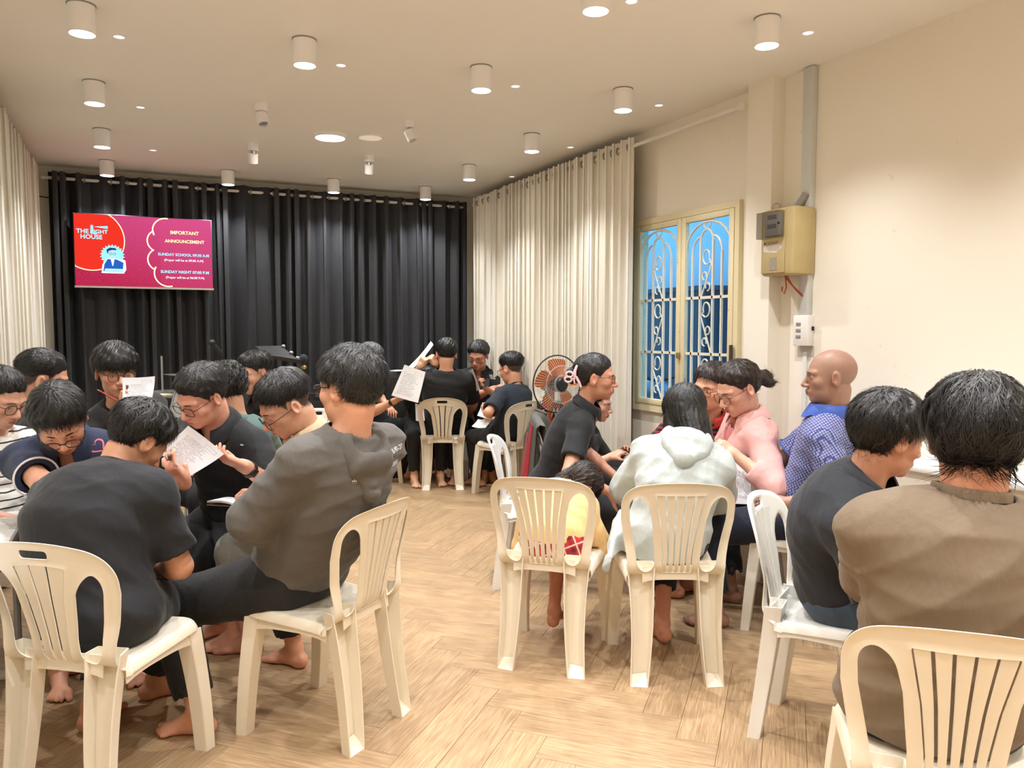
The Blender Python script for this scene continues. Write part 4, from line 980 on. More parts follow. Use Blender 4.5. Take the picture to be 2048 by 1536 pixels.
    if shirt:
        e = shirt.get('ease', .012); sl = shirt.get('sleeve', .62); hs_ = shirt.get('h', max(.0095, h)); hem = shirt.get('hem', -.035)
        pts = np.array([NB, PV-UP*.16, PV+pr*.26, PV-pr*.26, PV+pf*.24, PV-pf*.22]+list(SH.values())+list(EL.values())+([*WR.values()] if sl > 1 else []))
        F = Field(pts.min(0)-.13, pts.max(0)+.13, hs_); torso(F, e+.004, .06, belly)
        se = shirt.get('se', .016)
        for q in (1, -1):
            dU = nrm(EL[q]-SH[q]); r0, r1 = .051*ar+se*.8, .045*ar+se*shirt.get('flare', 1.25)
            if sl <= 1:
                E_ = SH[q]+(EL[q]-SH[q])*(sl+.1); cp = SH[q]+(EL[q]-SH[q])*sl
                F.add(p_cap(SH[q], E_, r0, r1), .03, cut=[plane(cp, dU)])
            else:
                F.add(p_cap(SH[q], EL[q], r0, r1), .03); f = sl-1; dF = nrm(WR[q]-EL[q]); E_ = EL[q]+(WR[q]-EL[q])*f
                F.add(p_cap(EL[q], E_+dF*.05, r1, .030*ar+se*.95), .02, cut=[plane(E_, dF)])
        for c_, r_ in shirt.get('tails', ()): F.add(p_ell(c_, np.array([sr, cf, UP]), r_), .05)
        if shirt.get('fold', .004): F.disp(folds(seed+5, shirt.get('fold', .0065), shirt.get('fscale', 1.0), cu*.8+UP*.4))
        F.cut(cut_near(plane(PV+lu*hem, -lu), PV, PV+lu*.1, .27*b))
        nz = shirt.get('neckz', .012); F.cut(cut_near(plane(NB+cu*nz, cu*.92+cf*shirt.get('neckt', .42)), NB-cu*.1, NB+cu*.2, .088*S))
        F.add(p_cap(NB-cu*.03, N1+R[2]*.02, neck*1.06*S+shirt.get('ngap', .006), neck*s+.02), .004, True)
        if shirt.get('vneck'): F.add(p_ell(NB+cf*.085-cu*.035, CB, (.030*shirt.get('vw', 1), .06*max(1, shirt.get('vw', 1)*.8), .075*shirt['vneck'])), .01, True)
        for q in (1, -1):
            if sl <= 1:
                cp = SH[q]+(EL[q]-SH[q])*sl; dU = nrm(EL[q]-SH[q]); F.add(p_cap(cp-dU*.022, cp+dU*.05, .046*ar+.006, .046*ar+.010), .003, True)
        V, Q = F.mesh(); ms = np_mesh(shirt.get('name', 'shirt'), V-origin, Q, shirt['mat']); so = link(shirt.get('name', 'shirt'), ms, None, root); info['shirt'] = so; info['sV'] = V; info['sQ'] = Q
        if shirt.get('inner'):
            F = Field(pts.min(0)-.1, pts.max(0)+.1, .010); torso(F, .009, .06, belly); F.cut(cut_near(plane(PV+lu*hem*.5, -lu), PV, PV+lu*.1, .27*b)); F.cut(cut_near(plane(NB-cu*.012, cu*.80+cf*.6), NB-cu*.1, NB+cu*.2, .10*S)); F.add(p_cap(NB-cu*.03, N1+R[2]*.02, neck*1.06*S+.012, neck*s+.02), .004, True)
            V2, Q2 = F.mesh(); link('inner_tee', np_mesh('inner_tee', V2-origin, Q2, shirt['inner']), None, root)
        if sl <= 1 and shirt.get('band'):
            for q in (1, -1):
                cp = SH[q]+(EL[q]-SH[q])*(sl-.01); x_, y_, z_ = rot_to(EL[q]-SH[q]); rr = .050*ar+se*shirt.get('flare', 1.25)
                rr = r0+(r1-r0)*(sl/(sl+.1))
                MB().tube([cp-origin+(rr+.0045)*(x_*math.cos(a)+y_*math.sin(a)) for a in np.linspace(0, 2*PI, 31)[:-1]], .0042, 6, closed=True).build('sleeve_trim', shirt['band'], so)
        ck = shirt.get('collar')
        if ck: collar(so, origin, NB, cu, cf, sr, shirt.get('cmat', shirt['mat']), neck*1.12*S, **ck)
        if shirt.get('ribneck'):
            x_, y_ = sr, nrm(cf*.92-cu*.42); MB().tube([NB-origin+cu*.004+cf*.008+(neck*1.06*S+.012)*(x_*math.sin(a)+y_*math.cos(a)*1.05) for a in np.linspace(0, 2*PI, 31)[:-1]], .0075, 6, closed=True).build('neckband', shirt['ribneck'], so)
        hd = shirt.get('hood')
        if hd:
            F = Field(NB-.30, NB+.24, .008); rr = .078*hd; bot = NB-cf*.145*hd-cu*.145*hd
            ring = [NB+(sr*math.sin(a)*rr*1.10-cf*(math.cos(a)*rr*.95+.012))+cu*(.020-.060*(1-math.cos(a))*.5) for a in np.linspace(-2.55, 2.55, 13)]
            for a, c_ in zip(ring, ring[1:]): F.add(p_cap(a, c_, .027*hd, .027*hd), .014)
            for q in (1, -1): F.add(p_cap(NB+sr*q*.072*hd-cf*.085*hd-cu*.035*hd, bot, .037*hd, .032*hd), .05)
            F.add(p_ell(NB-cf*.125*hd-cu*.075*hd, np.array([sr, nrm(cf+cu*.25), nrm(cu-cf*.25)]), np.array([.095, .034, .075])*hd), .04)
            F.add(p_ell(NB-cf*.085*hd+cu*.024*hd, CB, np.array([.068, .036, .045])*hd), .02, True)
            F.add(p_cap(NB-cf*.172*hd-cu*.085*hd-sr*.07*hd, NB-cf*.172*hd-cu*.085*hd+sr*.07*hd, .012*hd, .012*hd), .03, True)
            F.add(p_cap(NB-cf*.178*hd-cu*.125*hd-sr*.04*hd, NB-cf*.178*hd-cu*.125*hd+sr*.04*hd, .008*hd, .008*hd), .02, True)
            F.disp(folds(seed+9, .006, .7, sr)); F.add(p_cap(NB-cu*.03, N1+R[2]*.03, neck*1.06*S+.008, neck*s+.02), .006, True)
            V, Q = F.mesh(); link('hood', np_mesh('hood', V-origin, Q, shirt['mat']), None, so)
    if pants and legs:
        pe = pants.get('ease', .013); cut = pants.get('cut', .86); wl = pants.get('wide', 1.0); hp2 = pants.get('h', max(.011, h))
        pts = np.array([PV+UP*.12, PV+pr*.22, PV-pr*.22, PV-pf*.2]+list(KN.values())+list(AN.values())); F = Field(pts.min(0)-.12, pts.max(0)+.12, hp2)
        F.add(p_ell(PV+UP*.0, PB, (.178*b+pe, .130*b+pe, .112*S+pe)), 0)
        for q in (1, -1):
            dS = nrm(AN[q]-KN[q]); cp = KN[q]+(AN[q]-KN[q])*cut
            F.add(p_cap(HP[q], KN[q], .088*b+pe, .060*b+pe), .04); F.add(p_cap(KN[q], AN[q]+dS*.05, .060*b+pe, (.040*b+pe)*wl), .018, cut=[plane(cp, dS)])
        if pants.get('skirt'):
            F.add(p_box((KN[1]+KN[-1]+HP[1]+HP[-1])/4-UP*.01, PB, (.15*b, .24, .075), .05), .05)
            F.add(p_cap((KN[1]+KN[-1])/2, (AN[1]+AN[-1])/2, .12, .15), .05, cut=[plane((KN[1]+KN[-1])/2*(1-cut)+(AN[1]+AN[-1])/2*cut, -UP)])
        F.disp(folds(seed+3, pants.get('fold', .006), .9, nrm(pf+UP*.6))); 
        F.cut(plane((0, 0, seat_z+.001) if not pants.get('low') else (0, 0, .02), (0, 0, -1))) if False else None
        for q in (1, -1):
            dS = nrm(AN[q]-KN[q]); cp = KN[q]+(AN[q]-KN[q])*cut
            if not pants.get('skirt'): F.add(p_cap(cp-dS*.03, cp+dS*.06, (.040*b+pe)*wl-.006, (.040*b+pe)*wl-.004), .003, True)
        V, Q = F.mesh(); link(pants.get('name', 'trousers'), np_mesh('trousers', V-origin, Q, pants['mat']), None, root)
    PEOPLE[key] = info
    return info
# ---------------------------------------------------------------- cloth materials
M_blk = fabric('black cotton', (.0085, .0088, .0105)).m; M_blk2 = fabric('black trouser cloth', (.008, .008, .009), .8).m
M_blkp = fabric('washed black pique', (.0115, .0122, .0155)).m; M_navy = fabric('navy pique', (.012, .020, .055)).m; M_hood = fabric('grey hoodie jersey', (.105, .095, .085), .8, .08, .45).m
M_beige = fabric('beige cotton', (.56, .43, .28)).m; M_pale = fabric('pale grey green cloth', (.40, .42, .38)).m; M_brown = fabric('brown twill', (.165, .115, .070), .75, .07, .45).m
M_char = fabric('charcoal cotton', (.030, .029, .029)).m; M_mint = fabric('pale mint fleece', (.46, .505, .50), .9, .03, .5).m; M_yel = fabric('pale orange jacket cloth', (.80, .54, .24), .7, .05, .6).m
M_pink = fabric('dusty pink linen', (.74, .40, .37), .8, .05, .5).m; M_pinkt = fabric('rose jersey', (.58, .20, .20), .85, .06).m; M_teal = fabric('sage green jersey', (.10, .165, .155)).m; M_nvt = fabric('dark navy tee cloth', (.014, .022, .036)).m
M_dkpolo = fabric('dark slate pique', (.016, .018, .024)).m; M_skt = fabric('dark navy trouser cloth', (.010, .014, .030)).m; M_whitec = plain('white trim', (.75, .75, .75), .8, var=.02)
t = fabric('dark blue denim', (.045, .075, .115), .85, .2, .3, 1.0); M_jean = t.m
def striped(name, ca, cb, freq, duty):
    t = fabric(name, ca); c = t.coord(); sx = t.n('ShaderNodeSeparateXYZ'); t.l(c, sx.inputs[0]); w_ = t.math('FRACT', t.math('MULTIPLY', t.math('ADD', sx.outputs[2], t.math('MULTIPLY', t.noise(c, 6), .03)), freq)); t.set(Base_Color=t.mix(t.math('GREATER_THAN', w_, duty), ca, cb)); return t.m
M_strw = striped('white tee with black stripes', (.78, .76, .70), (.02, .02, .02), 27, .80); M_strr = striped('black knit with red stripes', (.016, .012, .014), (.36, .018, .030), 34, .55)
t = fabric('blue checked polo cloth', (.09, .12, .36)); c = t.coord('Object', (1, 1, 1)); mp = t.n('ShaderNodeMapping'); mp.inputs['Rotation'].default_value = (.5, .3, .78); mp.inputs['Scale'].default_value = (270, 270, 270); t.l(c, mp.inputs[0]); sx = t.n('ShaderNodeSeparateXYZ'); t.l(mp.outputs[0], sx.inputs[0])
dot = t.math('MULTIPLY', t.math('MULTIPLY', t.math('SINE', sx.outputs[0]), t.math('SINE', sx.outputs[1])), t.math('SINE', sx.outputs[2])); f_ = t.math('GREATER_THAN', t.math('ABSOLUTE', dot), .22); t.set(Base_Color=t.mix(f_, (.045, .050, .17), (.27, .30, .52))); M_chk = t.m
M_blue = fabric('blue collar rib', (.055, .11, .42)).m
t = fabric('red tartan', (.5, .03, .04)); c = t.coord(); mp = t.n('ShaderNodeMapping'); mp.inputs['Rotation'].default_value = (.4, .2, .5); t.l(c, mp.inputs[0]); sx = t.n('ShaderNodeSeparateXYZ'); t.l(mp.outputs[0], sx.inputs[0])
def tart(o, ph): return t.math('FRACT', t.math('ADD', t.math('MULTIPLY', o, 17.0), ph))
a_, b_ = tart(sx.outputs[0], 0), tart(sx.outputs[2], .3); wl = t.math('MAXIMUM', t.math('LESS_THAN', t.math('ABSOLUTE', t.math('SUBTRACT', a_, .5)), .06), t.math('LESS_THAN', t.math('ABSOLUTE', t.math('SUBTRACT', b_, .5)), .06)); dk = t.math('MULTIPLY', t.math('ADD', t.math('LESS_THAN', a_, .3), t.math('LESS_THAN', b_, .3)), .5)
t.set(Base_Color=t.mix(wl, t.mix(dk, (.52, .03, .045), (.16, .012, .02)), (.70, .62, .5))); M_tart = t.m
# ================================================================= THE CAST
def FT(u, v): return tuple(atz(u, v, 0))
HS = dict(style='short', top=.022, side=.012)
def hd(**k): d = dict(HS); d.update(k); return d
polo = dict(h=.030, drop=.026, flare=.046, open_=.30, point=.035)
# --- left circle
person('p1', 'man in a black polo seen from behind, bent forward on the nearest left chair', on('p1', .03, -.05), 20, px(276, 880, 2.86), 32, 40, 6, sh=22, hs=1.07, build=1.20, slouch=.10, wid=1.02,
       ra=dict(t=W(-1.32, 2.93, .60), el=(.75, -.55, -.6), n=(-.7, 0, -.5)), la=dict(t=W(-1.40, 3.0, .63), el=(-.6, .1, -.7)), rf=dict(t=FT(312, 1395), yaw=60), lf=dict(t=W(-1.58, 2.88, 0), yaw=5),
       shirt=dict(mat=M_blkp, sleeve=.80, se=.026, ease=.034, collar=polo, hem=-.15, fold=.009, h=.0085), pants=dict(mat=M_blk2, cut=.80, wide=1.1), hair=hd(top=.024, side=.009, wave=.005, strands=5200, len=.036, mess=.42, lift_tip=.16, h=.005), skin=(190, 128, 90), seed=11)
person('p2', 'broad man in a grey hooded sweater with glasses, sitting sideways with one bare foot forward', on('p2', .15), -66, px(700, 776, 2.80), -60, 2, 0, sh=-56, hs=1.10, build=1.24, belly=.03, slouch=.05, wid=1.02, fat=1.10, neck=.062,
       la=dict(t=px(575, 1072, 2.93), el=(-.35, .55, -.75), n=(.8, 0, -.3)), ra=dict(t=px(560, 1085, 3.15), el=(.4, .5, -.7)), lf=dict(t=FT(398, 1468), yaw=-90, out=-.05), rf=dict(t=FT(590, 1332), yaw=-62, out=.25),
       shirt=dict(name='hooded_sweater', mat=M_hood, sleeve=1.95, se=.026, ease=.018, hood=1.02, hem=-.06, fold=.014, h=.008), pants=dict(mat=M_blk2, cut=.84, ease=.016, h=.0085), hair=hd(style='short', top=.026, side=.015, wave=.005, strands=5200, len=.042, mess=.45, lift_tip=.20, h=.005, mat=M_hairs), sp=dict(glasses=('rect', M_fr_b, .0022), feetfine=True), skin=(212, 148, 112), seed=12)
person('p3', 'man in a black shirt with glasses reading a sheet held in both hands', (-1.36, 3.86), -158, px(404, 792, 3.52), -146, 30, -8, sh=-160, hs=1.10, build=1.12, slouch=.04, fat=1.06, neck=.060, roll=-4,
       ra=dict(t=px(368, 966, 3.20), to=px(338, 930, 3.16), el=(.55, -.1, -.85), n=(.2, -.5, .5), grip='paper', fine=True), la=dict(t=px(492, 934, 3.26), to=px(430, 908, 3.20), el=(-.55, -.2, -.8), n=(.0, -.6, .5), grip='paper', fine=True), rf=dict(t=W(-1.52, 3.50, 0), yaw=-165), lf=dict(t=FT(452, 1268), yaw=-120),
       shirt=dict(mat=M_blk, sleeve=.72, se=.026, ease=.014, collar=dict(h=.034, drop=.03, flare=.055, open_=.42, point=.04), vneck=1.0, hem=-.10, h=.008), pants=dict(mat=M_blk2), hair=hd(style='short', top=.019, side=.010, strands=3000, len=.040, mess=.20, comb=(.5, -.3, .0), crown=(.03, .075, .09), lift_tip=.08, h=.005), sp=dict(glasses=('rect', M_fr_m, .0016), face=dict(eye=.25)), skin=(214, 150, 122), h=.008, hh=.0036, hf=.0055, seed=13)
person('p4', 'man with round glasses bent over a notebook, pale trousers, beige shirt', (-.86, 3.58), -95, px(572, 808, 3.36), -122, 34, -6, sh=-100, hs=1.12, build=1.0, slouch=.08, neck=.058,
       ra=dict(t=px(528, 985, 3.42), to=px(502, 985, 3.37), el=(.5, -.2, -.8), n=(-.3, .4, -.8), grip='pen', fine=True), la=dict(t=px(545, 1010, 3.25), to=px(500, 1002, 3.28), el=(-.5, -.2, -.8)), rf=dict(t=FT(500, 1308), yaw=-80), lf=dict(t=FT(470, 1300), yaw=-95, out=.0),
       shirt=dict(mat=M_beige, sleeve=.70, se=.022, ease=.014, collar=polo, vneck=.6), pants=dict(mat=M_pale, cut=.62, ease=.016, wide=1.25), hair=hd(style='fade', taper=.075, top=.019, side=.006, front=.008, strands=2600, len=.040, mess=.22, crown=(.0, -.05, .11), comb=(.2, .5, 0), h=.005), sp=dict(glasses=('round', M_fr_m, .0014), gslip=-.010, face=dict(eye=.2)), skin=(204, 146, 114), h=.008, hh=.0036, hf=.0055, seed=14)
person('p5', 'man in a navy polo with white sleeve trim leaning on the white table', (-1.96, 3.62), 150, px(120, 838, 3.24), 148, 46, 12, sh=160, hs=1.14, build=1.16, slouch=.03, wid=1.08, fat=1.03, neck=.060,
       ra=dict(t=px(150, 985, 2.98), to=px(215, 990, 2.95), el=(.85, .1, -.5), n=(0, .2, -1), fine=True), la=dict(t=px(250, 985, 3.10), to=px(200, 1000, 3.05), el=(-.7, .2, -.6)), 
       shirt=dict(mat=M_navy, sleeve=.80, se=.024, ease=.016, collar=polo, vneck=.8, band=M_whitec, h=.0085), pants=dict(mat=M_blk2), hair=hd(style='short', top=.021, side=.010, strands=3600, len=.050, mess=.28, crown=(.02, -.03, .115), lift_tip=.10, h=.005), sp=dict(glasses=('oval', M_fr_b, .0020), gslip=-.010, face=dict(eye=.2)), skin=(214, 152, 118), hh=.0038, seed=15)
person('p6', 'man in a white tee with black stripes at the far left edge', (-2.37, 3.62), 105, px(0, 796, 3.60), 105, 24, 0, hs=1.10, build=1.05, slouch=.05, shirt=dict(mat=M_strw, sleeve=.75, se=.024, ease=.014, ribneck=M_strw), pants=dict(mat=M_blk2), hair=hd(style='fade', taper=.075, top=.018, side=.008, strands=1500, len=.03, h=.006), sp=dict(glasses=('oval', M_fr_m, .0016), face=dict(eye=.3)), skin=(210, 150, 118), h=.010, seed=16)
person('p7', 'man in black with swept back hair facing away beside the striped tee', (-2.32, 4.16), 62, px(86, 756, 4.06), 56, 16, 8, hs=1.13, build=1.08, slouch=.07, shirt=dict(mat=M_char, sleeve=.75, se=.022, ease=.016, ribneck=M_char), pants=dict(mat=M_blk2), hair=hd(style='fade', taper=.075, top=.018, side=.010, strands=2600, len=.035, mess=.18, crown=(0, .09, .07), comb=(0, -.4, -.2), h=.0055), skin=(206, 146, 112), h=.010, seed=17)
person('p8', 'young man with round glasses in a charcoal tee holding a sheet and a pencil', (-2.20, 4.76), 140, px(231, 744, 4.50), 140, 8, 0, sh=150, hs=1.20, S=1.06, build=1.0, slouch=.02, neck=.050,
       la=dict(t=px(252, 822, 4.26), to=px(270, 785, 4.22), el=(-.5, -.2, -.8), n=(.2, -.6, .2), grip='paper', fine=True), ra=dict(t=px(225, 880, 4.22), el=(.6, -.2, -.8)),
       shirt=dict(mat=M_char, sleeve=.72, se=.024, ease=.016, ribneck=M_blk), pants=dict(mat=M_blk2), hair=hd(style='fringe', top=.030, side=.016, wave=.004, strands=3200, len=.05, mess=.16, crown=(0, -.05, .12), comb=(0, .1, -.2), lift_tip=.05, h=.005), sp=dict(glasses=('round', M_fr_m, .0015), lip=rgb(170, 92, 84), face=dict(eye=.5)), skin=(214, 156, 124), h=.009, hh=.0038, seed=18)
person('p9', 'person with dark curly hair in a sage green top, half hidden behind the reading man', (-1.58, 4.74), -10, px(457, 780, 4.50), -25, 25, -12, sh=20, roll=-26, hs=1.1, build=1.05, slouch=.12, shirt=dict(name='hooded_top', mat=M_teal, sleeve=1.9, se=.026, ease=.018, hood=.9), pants=dict(mat=M_blk2), hair=hd(style='full', top=.032, side=.024, wave=.009, strands=3000, len=.028, mess=1.2, lift_tip=.35, h=.0055), h=.011, seed=19)
person('p10', 'smiling man with clear round glasses in front of the black music stand', (-1.84, 5.72), -150, px(511, 747, 5.42), -138, 14, 4, hs=1.14, build=1.0, slouch=.02, shirt=dict(mat=M_blk, sleeve=.72, collar=polo), pants=dict(mat=M_blk2), hair=hd(style='fade', taper=.075, top=.024, side=.008, front=.008, strands=1800, len=.032, mess=.35, lift_tip=.2, h=.0055), sp=dict(glasses=('round', M_fr_s, .0014), lip=rgb(175, 100, 90)), skin=(212, 152, 122), h=.011, hh=.0042, seed=20)
# --- middle circle
person('p11', 'grey haired man behind the hooded man, sheet in hand and watch on his wrist', on('p11', 0.03), 75, px(742, 716, 7.60), 75, 20, 0, hs=1.12, S=1.04, build=1.1, slouch=.06,
       ra=dict(t=px(787, 803, 7.15), to=px(815, 790, 7.12), el=(.6, -.3, -.7), n=(-.5, -.2, .8), grip='hold', fine=True), la=dict(t=px(775, 812, 7.4), el=(-.5, 0, -.8)), rf=dict(t=W(-1.0, 8.0, 0), yaw=60), lf=dict(t=W(-1.02, 7.85, 0), yaw=75), shirt=dict(mat=M_nvt, sleeve=.75, se=.02, ease=.014), pants=dict(mat=M_blk2), hair=hd(top=.02, side=.012, strands=800, len=.03, mat=M_hairg, h=.0065), skin=(206, 142, 106), h=.011, hh=.006, seed=21)
person('p12', 'person in black raising a folded sheet overhead with both bare arms', (-.92, 7.95), 165, px(855, 764, 7.70), 170, 35, 0, hs=1.1, build=.95, slouch=.05, fem=.7,
       la=dict(t=px(872, 728, 7.44), to=px(858, 704, 7.38), el=(-.8, .2, -.3), n=(.5, -.4, 0), grip='fist', fine=True), ra=dict(t=px(840, 732, 7.40), to=px(850, 712, 7.36), el=(.8, .2, -.3), n=(-.5, -.4, 0), grip='fist', fine=True), shirt=dict(mat=M_blk, sleeve=.55, se=.02, ease=.012), pants=dict(mat=M_blk2), hair=hd(style='back', top=.022, side=.014, strands=600, h=.007), skin=(232, 182, 146), h=.011, hh=.006, seed=22)
person('p13', 'man in a black tee seen squarely from behind, in the middle of the room', on('p13', 0.11), -3, px(893, 708, 7.42), -8, 16, 2, hs=1.13, S=1.04, build=1.16, slouch=.06, wid=1.05,
       ra=dict(t=W(-.42, 7.85, .66), el=(.7, -.1, -.7)), la=dict(t=W(-.85, 7.85, .66), el=(-.7, -.1, -.7)), rf=dict(t=W(-.58, 7.98, 0), yaw=25), lf=dict(t=W(-.74, 7.86, 0), yaw=-5),
       shirt=dict(mat=M_blk, sleeve=.85, se=.026, ease=.018, hem=-.14, neckz=.006), pants=dict(mat=M_blk2, cut=.72), hair=hd(top=.018, side=.010, strands=1200, len=.028, h=.006), skin=(214, 150, 116), h=.010, hh=.0055, seed=23)
person('p14', 'man with glasses facing the viewer, black polo with white lettering, looking at a phone', (-.36, 8.05), -172, px(957, 711, 7.82), -162, 22, -4, hs=1.12, S=1.05, build=1.05, slouch=.02,
       ra=dict(t=px(985, 778, 7.60), el=(.6, -.2, -.7), grip='relax'), la=dict(t=px(975, 780, 7.48), to=px(957, 765, 7.44), el=(-.7, -.1, -.7), n=(.3, .2, .8), grip='hold', fine=True), shirt=dict(mat=M_blk, sleeve=.72, se=.024, ease=.016, collar=polo, vneck=.7), pants=dict(mat=M_blk2), hair=hd(style='short', top=.022, side=.010, strands=1200, len=.03, mat=M_hairs, h=.006), sp=dict(glasses=('rect', M_fr_r, .0018), face=dict(eye=.3)), skin=(206, 140, 108), h=.010, hh=.0048, seed=24)
person('p15', 'boy in a dark navy tee seen from behind, papers on his lap', on('p15', 0.03), -42, px(1022, 738, 7.18), -52, 18, 4, hs=1.10, build=1.0, slouch=.08,
       la=dict(t=px(975, 828, 7.05), to=px(962, 812, 7.1), el=(-.6, .1, -.7), n=(.5, 0, .5), grip='hold', fine=True), lf=dict(t=W(-.34, 7.52, 0), yaw=-50), rf=dict(t=W(-.20, 7.68, 0), yaw=-40), shirt=dict(mat=M_nvt, sleeve=.85, se=.026, ease=.018, hem=-.12, ribneck=M_nvt), pants=dict(mat=M_blk2, cut=.9), hair=hd(style='fade', taper=.075, top=.030, side=.010, strands=1600, len=.03, mess=.3, h=.0055), sp=dict(glasses=('rect', M_fr_b, .002)), skin=(206, 142, 108), h=.010, hh=.005, seed=25)
# --- right circle
person('p16', 'woman in black polo and long skirt, hair in a clipped bun, in profile', on('p16', 0.05), 98, px(1190, 755, 4.45), 94, 4, 0, sh=85, hs=1.08, build=.92, slouch=.02, fem=.8, neck=.047,
       ra=dict(t=px(1222, 985, 4.20), el=(.55, -.3, -.7), n=(-.6, 0, -.5)), la=dict(t=W(.62, 4.62, .62), el=(-.5, -.2, -.8)), rf=dict(t=FT(1280, 1192), yaw=105), lf=dict(t=FT(1370, 1182), yaw=95),
       shirt=dict(mat=M_blk, sleeve=.70, se=.022, ease=.008, collar=polo, hem=-.09), pants=dict(name='skirt', mat=M_blk, cut=.90, skirt=True, wide=1.3), hair=hd(style='back', top=.012, side=.009, wave=.0015, strands=2400, len=.035, mess=.07, crown=(0, .08, .06), comb=(0, -.5, -.35), lift_tip=.02, h=.005, extra=[('ell', (0, -.118, .002), (.036, .034, .046))]), sp=dict(glasses=('oval', M_fr_m, .0013), lip=rgb(180, 96, 88)), skin=(196, 132, 98), h=.009, hh=.004, seed=26)
person('p17', 'person smiling with red lips, almost hidden behind the woman with the bun', on('p17', 0.03), 120, px(1192, 806, 5.50), 110, 12, 0, hs=1.05, build=.95, slouch=.05, fem=.6, shirt=dict(mat=M_char, sleeve=.8, ease=.012), pants=dict(mat=M_blk2), hair=hd(style='back', top=.016, side=.012, strands=600, h=.007), sp=dict(lip=rgb(170, 30, 40)), skin=(206, 146, 116), h=.012, hh=.005, seed=27)
person('p18', 'small child in pale orange jacket and red tartan skirt, slumped on a cream chair', on('p18', 0.02), 20, px(1160, 972, 3.82), 50, 76, 10, sh=28, hs=.92, S=.84, build=.92, slouch=.05, fem=.3, neck=.05,
       ra=dict(t=px(1172, 1050, 3.86), el=(.45, .1, -.8)), la=dict(t=px(1118, 1062, 3.92), el=(-.45, .1, -.8)), rf=dict(t=P(1140, 1215, 3.78), yaw=20, floor=False), lf=dict(t=P(1108, 1222, 3.76), yaw=15, floor=False),
       shirt=dict(name='jacket', mat=M_yel, sleeve=1.8, se=.020, ease=.034, hem=-.045, fold=.008, hood=.62, h=.0075), pants=dict(name='skirt', mat=M_tart, cut=.20, ease=.026, wide=1.5, fold=.007), hair=hd(style='full', top=.018, side=.016, wave=.005, strands=2600, len=.06, mess=.35, comb=(.2, .2, -.5), lift_tip=.06, h=.0055, mat=M_hairb, extra=[('cap', (.04, -.02, -.05), (.055, .02, -.17), .045, .030), ('cap', (-.03, -.06, -.04), (-.03, -.05, -.10), .045, .035)]), skin=(186, 122, 92), h=.008, seed=28)
person('p19', 'woman with long black hair in a pale mint hooded sweater, seen from behind', on('p19', 0.06), 4, px(1368, 828, 3.72), -8, 34, 6, sh=4, hs=1.06, build=.98, slouch=.09, wid=.98, fem=.3, neck=.05,
       la=dict(t=px(1285, 1010, 4.0), el=(-.8, -.1, -.6)), ra=dict(t=px(1405, 1010, 4.0), el=(.75, -.15, -.65)), rf=dict(t=FT(1324, 1285), yaw=-5, rise=.15), lf=dict(t=FT(1296, 1262), yaw=-15),
       shirt=dict(name='hooded_sweater', mat=M_mint, sleeve=1.9, se=.036, ease=.036, hood=1.12, hem=-.10, fold=.011, fscale=.8, h=.008, tails=((P(1230, 1075, 3.56), (.030, .10, .11)), (P(1222, 1120, 3.52), (.022, .07, .06)))), pants=dict(mat=M_blk2, cut=.60), hair=hd(style='full', top=.020, side=.018, wave=.002, strands=5200, len=.085, mess=.08, crown=(0, -.01, .12), comb=(.0, -.15, -.6), lift_tip=.02, h=.005, extra=[('cap', (0, -.05, -.02), (.015, -.055, -.12), .070, .060), ('cap', (.05, -.02, -.03), (.095, .0, -.19), .052, .036), ('cap', (-.05, .0, -.03), (-.062, .03, -.12), .045, .032)]), skin=(206, 142, 110), seed=29)
person('p20', 'woman with glasses in a black knit with red stripes, behind the pink jacket', (1.12, 4.95), -150, px(1424, 776, 4.64), -132, 6, -6, hs=1.14, build=.98, slouch=.02, fem=.8, neck=.050,
       shirt=dict(mat=M_strr, sleeve=.9, se=.02, ease=.012, collar=dict(h=.026, drop=.02, flare=.04, open_=.5, point=.02), cmat=fabric('red rib collar', (.5, .03, .025)).m, vneck=.8), pants=dict(mat=M_blk2), hair=hd(style='back', top=.022, side=.018, strands=2200, len=.06, mess=.16, crown=(.02, .03, .11), h=.005, mat=M_hairb, extra=[('cap', (-.055, .0, .01), (-.062, .005, -.06), .028, .016), ('cap', (.055, .0, .01), (.062, .005, -.06), .028, .016)]), sp=dict(glasses=('oval', M_fr_r, .0016), lip=rgb(170, 90, 80)), skin=(220, 158, 120), h=.010, hh=.0038, seed=30)
